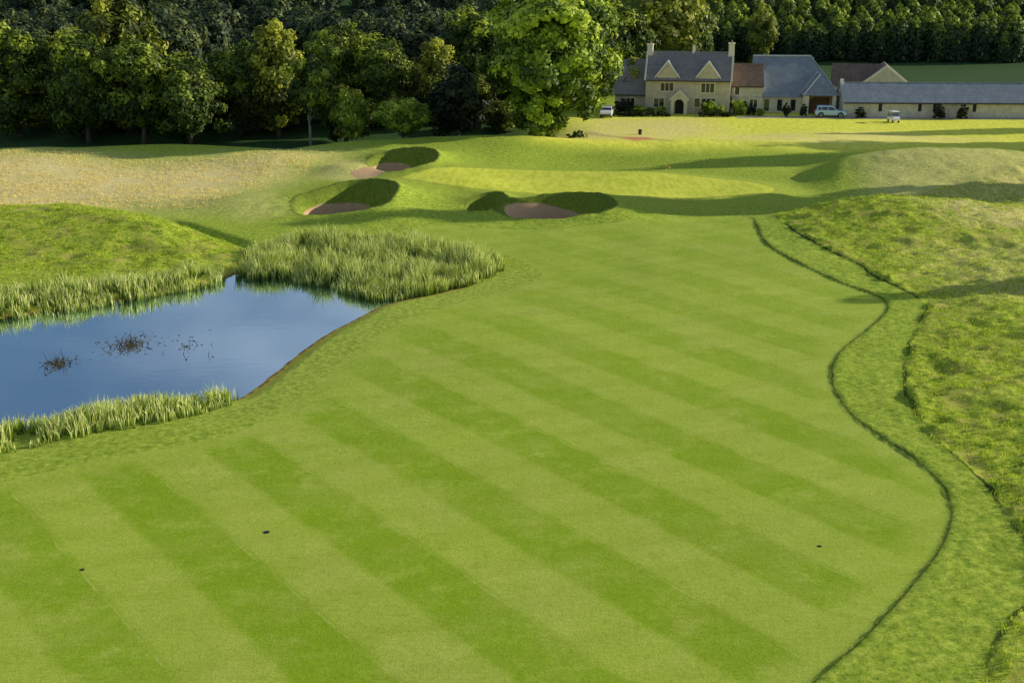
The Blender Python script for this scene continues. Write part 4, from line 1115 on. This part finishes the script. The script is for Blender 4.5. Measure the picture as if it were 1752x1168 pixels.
def car(label, loc, rz, paint, L=4.7, Hh=1.68):
    o = empty('parked_car', loc, rz, label, 'car')
    hw = 0.9
    low = [(-2.3, 0.42), (-2.34, 0.75), (-2.24, 1.0), (-1.2, 1.06), (0.6, 1.06), (0.95, 1.05), (1.9, 0.94), (2.26, 0.78), (2.34, 0.55), (2.25, 0.36), (1.9, 0.32)]
    k = L / 4.7
    def wheel_arch(cx):
        return [(cx + 0.42 * math.cos(t), 0.36 + 0.42 * math.sin(t)) for t in np.linspace(0.0, math.pi, 9)]
    prof = low[:-1] + [(2.0, 0.3)] + wheel_arch(1.42) + wheel_arch(-1.42) + [(-2.0, 0.32)]
    b = MB(); b.prism([(p[0] * k, p[1]) for p in prof], -hw, hw, 'y')
    body = b.build('body', paint, o, bevel=0.06)
    c = MB()    # cabin, narrower above
    bot = [(-2.16, 1.0), (1.0, 1.04)]; top = [(-1.92, Hh - 0.06), (-1.6, Hh), (0.05, Hh), (0.3, Hh - 0.05)]
    ringb = [(-2.2, 1.0), (-2.0, Hh - 0.12), (-1.75, Hh), (-0.1, Hh), (0.22, Hh - 0.08), (1.05, 1.03)]
    n = len(ringb); vs = []
    for sy in (-1, 1):
        for (x, z) in ringb:
            wv = hw - 0.05 - 0.17 * (z - 1.0) / (Hh - 1.0); vs.append((x * k, sy * wv, z))
    fs = [tuple(range(n)), tuple(range(2 * n - 1, n - 1, -1))] + [(i, (i + 1) % n, n + (i + 1) % n, n + i) for i in range(n)]
    c.add(vs, fs); c.build('cabin', paint, o, bevel=0.04)
    def yw(z): return hw - 0.05 - 0.17 * (z - 1.0) / (Hh - 1.0)
    for sy in (-1, 1):
        for pl in ([(-2.0, 1.1), (-1.42, 1.1), (-1.42, Hh - 0.15), (-1.8, Hh - 0.15)], [(-1.32, 1.1), (-0.5, 1.1), (-0.5, Hh - 0.13), (-1.32, Hh - 0.13)],
                   [(-0.4, 1.1), (0.72, 1.1), (0.14, Hh - 0.15), (-0.4, Hh - 0.13)]):
            m = MB(); vs = [(x * k, sy * (yw(z) + 0.012), z) for x, z in pl] + [(x * k, sy * (yw(z) - 0.02), z) for x, z in pl]
            m.add(vs, [(0, 1, 2, 3), (7, 6, 5, 4), (0, 4, 5, 1), (1, 5, 6, 2), (2, 6, 7, 3), (3, 7, 4, 0)]); m.build('side_window', M['glass'], o)
        mm = MB(); mm.box(0.62 * k, 0.78 * k, sy * (hw + 0.02) - 0.1, sy * (hw + 0.02) + 0.1, 1.05, 1.18); mm.build('wing_mirror', paint, o, bevel=0.03)
    # windscreen and rear window
    def screen(p0, p1, name, off):
        (xa, za), (xb, zb) = p0, p1; m = MB()
        wa, wb = yw(za) - 0.07, yw(zb) - 0.07
        vs = [(xa * k + off, -wa, za), (xa * k + off, wa, za), (xb * k + off, wb, zb), (xb * k + off, -wb, zb)]
        vs += [(v[0] - off * 1.6, v[1], v[2]) for v in vs]
        m.add(vs, [(0, 1, 2, 3), (7, 6, 5, 4), (0, 4, 5, 1), (1, 5, 6, 2), (2, 6, 7, 3), (3, 7, 4, 0)]); m.build(name, M['glass'], o)
    screen((0.95, 1.09), (0.30, Hh - 0.13), 'windscreen', 0.03); screen((-2.17, 1.1), (-2.03, Hh - 0.18), 'rear_window', -0.03)
    for sy in (-1, 1):
        MB().box(2.18 * k, 2.3 * k, sy * 0.62 - 0.18, sy * 0.62 + 0.18, 0.68, 0.84).build('headlight', M['lens'], o, bevel=0.03)
        MB().box(-2.36 * k, -2.22 * k, sy * 0.72 - 0.1, sy * 0.72 + 0.1, 0.75, 1.02).build('tail_light', M['redlens'], o, bevel=0.02)
    MB().box(2.25 * k, 2.38 * k, -0.8, 0.8, 0.36, 0.56).build('bumper', M['blackp'], o, bevel=0.04)
    MB().box(-2.4 * k, -2.27 * k, -0.8, 0.8, 0.36, 0.6).build('bumper', M['blackp'], o, bevel=0.04)
    for cx in (-1.42, 1.42):
        for sy in (-1, 1):
            w_ = empty('wheel', (0, 0, 0)); w_.parent = o
            t_ = MB(); lathe_wheel(t_, (cx * k, sy * 0.78, 0.35), 0.35, 0.24, sy); t_.build('tyre', M['rubber'], w_)
            t_ = MB(); lathe_wheel(t_, (cx * k, sy * 0.80, 0.35), 0.235, 0.23, sy, prof=[(0.0, 0.1), (0.02, 0.23), (0.21, 0.235), (0.225, 0.2), (0.2, 0.05)]); t_.build('rim', M['alloy'], w_)
    return o

cxp, cyp = px(1420, 200.5)
car('silver-blue estate car parked side-on in front of the barn porch', (cxp, cyp, ground_z(cxp, cyp) + 0.02), R(-8), M['car_paint'])
cxp, cyp = px(1040, 202.5)
car('white car half hidden behind the lowest branches of the huge tree', (cxp, cyp + 2, ground_z(cxp, cyp)), R(-100), M['white_car'], L=4.2, Hh=1.5)

# golf buggy
bxp, byp = px(1528, 209.5)
bg = empty('golf_buggy', (bxp, byp, ground_z(bxp, byp)), R(-82), 'small white golf buggy parked on the grass before the long range', 'golf buggy'); bg.scale = (0.9, 0.9, 0.9)
m = MB(); m.prism([(-1.1, 0.35), (-1.15, 0.8), (-0.35, 0.85), (-0.3, 0.42), (0.5, 0.42), (0.62, 0.95), (0.8, 1.0), (1.15, 0.72), (1.2, 0.4), (0.9, 0.3)], -0.56, 0.56, 'y'); m.build('body', M['white_car'], bg, bevel=0.05)
m = MB(); m.box(-0.85, -0.3, -0.52, 0.52, 0.85, 0.98); m.box(-0.95, -0.82, -0.52, 0.52, 0.9, 1.35); m.build('seat', M['seat'], bg, bevel=0.04)
m = MB(); m.prism([(-1.05, 1.72), (-0.7, 1.8), (0.5, 1.8), (0.72, 1.72), (0.72, 1.68), (-1.05, 1.68)], -0.6, 0.6, 'y'); m.build('roof', M['white_car'], bg, bevel=0.03)
for sx, x0 in ((1, 0.72), (-1, -0.98)):
    for sy in (-0.52, 0.52):
        MB().tube([(x0 + 0.04 * sx, sy, 0.8), (x0 - 0.08 * sx, sy, 1.7)], 0.022, 6).build('post', M['blackp'], bg)
m = MB(); m.add([(0.76, -0.5, 0.98), (0.76, 0.5, 0.98), (0.66, 0.5, 1.66), (0.66, -0.5, 1.66)], [(0, 1, 2, 3)]); m.build('windscreen', M['screen'], bg)
for cx_ in (-0.78, 0.85):
    for sy in (-1, 1):
        m = MB(); lathe_wheel(m, (cx_, sy * 0.5, 0.23), 0.23, 0.2, sy); w_ = m.build('wheel', M['rubber'], bg)
        m = MB(); lathe_wheel(m, (cx_, sy * 0.51, 0.23), 0.12, 0.2, sy); m.build('rim', M['white_car'], w_)
m = MB(); m.tube([(0.55, 0.25, 0.85), (0.3, 0.25, 1.12)], 0.02, 5)
m.tube([(0.3 + 0.06 * math.sin(t), 0.25 + 0.18 * math.cos(t), 1.12 + 0.16 * math.sin(t)) for t in np.linspace(0, 6.28, 13)], 0.015, 5); m.build('steering_wheel', M['blackp'], bg)

# flag on the green
flx, fly = px(1139, 321, 0.55)
fz = ground_z(flx, fly)
fl = empty('golf_flag', (flx, fly, fz), 0, 'thin flagstick with a small yellow flag in the hole at the back of the green', 'flagstick')
MB().tube([(0, 0, -0.1), (0, 0, 2.25)], [0.016, 0.012], 6).build('stick', M['pole'], fl)
m = MB(); n = 7
top = [(0.02 + 0.36 * i / n, 0.04 * math.sin(i * 1.1), 2.22 - 0.1 * i / n) for i in range(n + 1)]; bot = [(p[0] * 0.95, p[1], p[2] - 0.26) for p in top]
m.add(top + bot, [(i, i + 1, n + 2 + i, n + 1 + i) for i in range(n)]); m.build('flag', M['flag'], fl)
MB().tube([(0, 0, -0.12), (0, 0, 0.012)], 0.075, 12).build('cup', M['blackp'], fl)

# tee bin
tx, ty = px(1095, 230)
tb = empty('litter_bin', (tx, ty, ground_z(tx, ty)), 0, 'small black bin standing alone on the lawn before the farmhouse', 'bin')
MB().tube([(0, 0, -0.05), (0, 0, 0.55), (0, 0, 0.6)], [0.22, 0.26, 0.27], 12).build('drum', M['blackp'], tb)
MB().tube([(0, 0, 0.6), (0, 0, 0.68), (0, 0, 0.72)], [0.28, 0.2, 0.05], 12).build('lid', M['blackp'], tb)

# dark round covers set in the fairway
for u, v, r_, lab in [(456, 910, 0.13, 'dark flat cover in the pale stripe nearest the pond end of the fairway'),
                      (141, 974, 0.085, 'small dark cover in the pale stripe at the lower left of the fairway'),
                      (1402, 934, 0.09, 'small dark cover near the right edge of the fairway')]:
    x, y = px(u, v); z = ground_z(x, y)
    o = MB().tube([(0, 0, -0.03), (0, 0, 0.012), (0, 0, 0.022)], [r_, r_, r_ * 0.75], 14).build('sprinkler_cover', M['blackp'])
    o.location = (x, y, z); tag(o, lab, 'sprinkler cover', 'sprinkler covers in the fairway')

# ----------------------------------------------------------------------------
# light, sky, camera
# ----------------------------------------------------------------------------
SUN_AZ, SUN_EL = R(80), R(18)       # azimuth clockwise from +y
sd = Vector((math.sin(SUN_AZ) * math.cos(SUN_EL), math.cos(SUN_AZ) * math.cos(SUN_EL), math.sin(SUN_EL)))
sl_ = bpy.data.lights.new('sun', 'SUN'); sl_.energy = 5.0; sl_.angle = R(0.53); sl_.color = (1.0, 0.91, 0.72)
so = bpy.data.objects.new('sun', sl_); COL.objects.link(so); so.rotation_euler = sd.to_track_quat('Z', 'Y').to_euler(); so.location = (80, 100, 60)
w = bpy.data.worlds.new('World'); scene.world = w; w.use_nodes = True
nt = w.node_tree; sky = nt.nodes.new('ShaderNodeTexSky'); sky.sky_type = 'NISHITA'; sky.sun_disc = False
sky.sun_elevation = SUN_EL; sky.sun_rotation = SUN_AZ; sky.air_density = 1.0; sky.dust_density = 0.4; sky.ozone_density = 1.5
bgn = nt.nodes['Background']
OX = 2.1
tc = nt.nodes.new('ShaderNodeTexCoord'); mp = nt.nodes.new('ShaderNodeMapping'); mp.inputs['Scale'].default_value = (1.0, 1.0, 3.2)
nz = nt.nodes.new('ShaderNodeTexNoise'); nz.inputs['Scale'].default_value = 2.6; nz.inputs['Detail'].default_value = 5; nz.inputs['Roughness'].default_value = 0.5
mr = nt.nodes.new('ShaderNodeMapRange'); mr.interpolation_type = 'SMOOTHSTEP'; mr.inputs['From Min'].default_value = 0.42; mr.inputs['From Max'].default_value = 0.75; mr.inputs['To Max'].default_value = 0.6; mp.inputs['Location'].default_value = (OX, 0.0, 0.0)
mxc = nt.nodes.new('ShaderNodeMix'); mxc.data_type = 'RGBA'; mxc.inputs[7].default_value = (8.0, 8.3, 8.8, 1)
nt.links.new(tc.outputs['Generated'], mp.inputs[0]); nt.links.new(mp.outputs[0], nz.inputs['Vector']); nt.links.new(nz.outputs['Fac'], mr.inputs['Value'])
nt.links.new(mr.outputs['Result'], mxc.inputs[0]); nt.links.new(sky.outputs[0], mxc.inputs[6]); nt.links.new(mxc.outputs[2], bgn.inputs[0]); bgn.inputs[1].default_value = 0.105

cam = bpy.data.cameras.new('camera'); co = bpy.data.objects.new('camera', cam); COL.objects.link(co)
co.location = (0, 0, CAM_H); co.rotation_euler = (R(90) - PITCH, 0, 0)
cam.sensor_width = 36; cam.lens = 36 * F_PX / 1752; cam.clip_start = 0.5; cam.clip_end = 3000
scene.camera = co
scene.view_settings.view_transform = 'Standard'; scene.view_settings.look = 'None'; scene.view_settings.exposure = 0
scene.cycles.max_bounces = 8; scene.cycles.transparent_max_bounces = 8
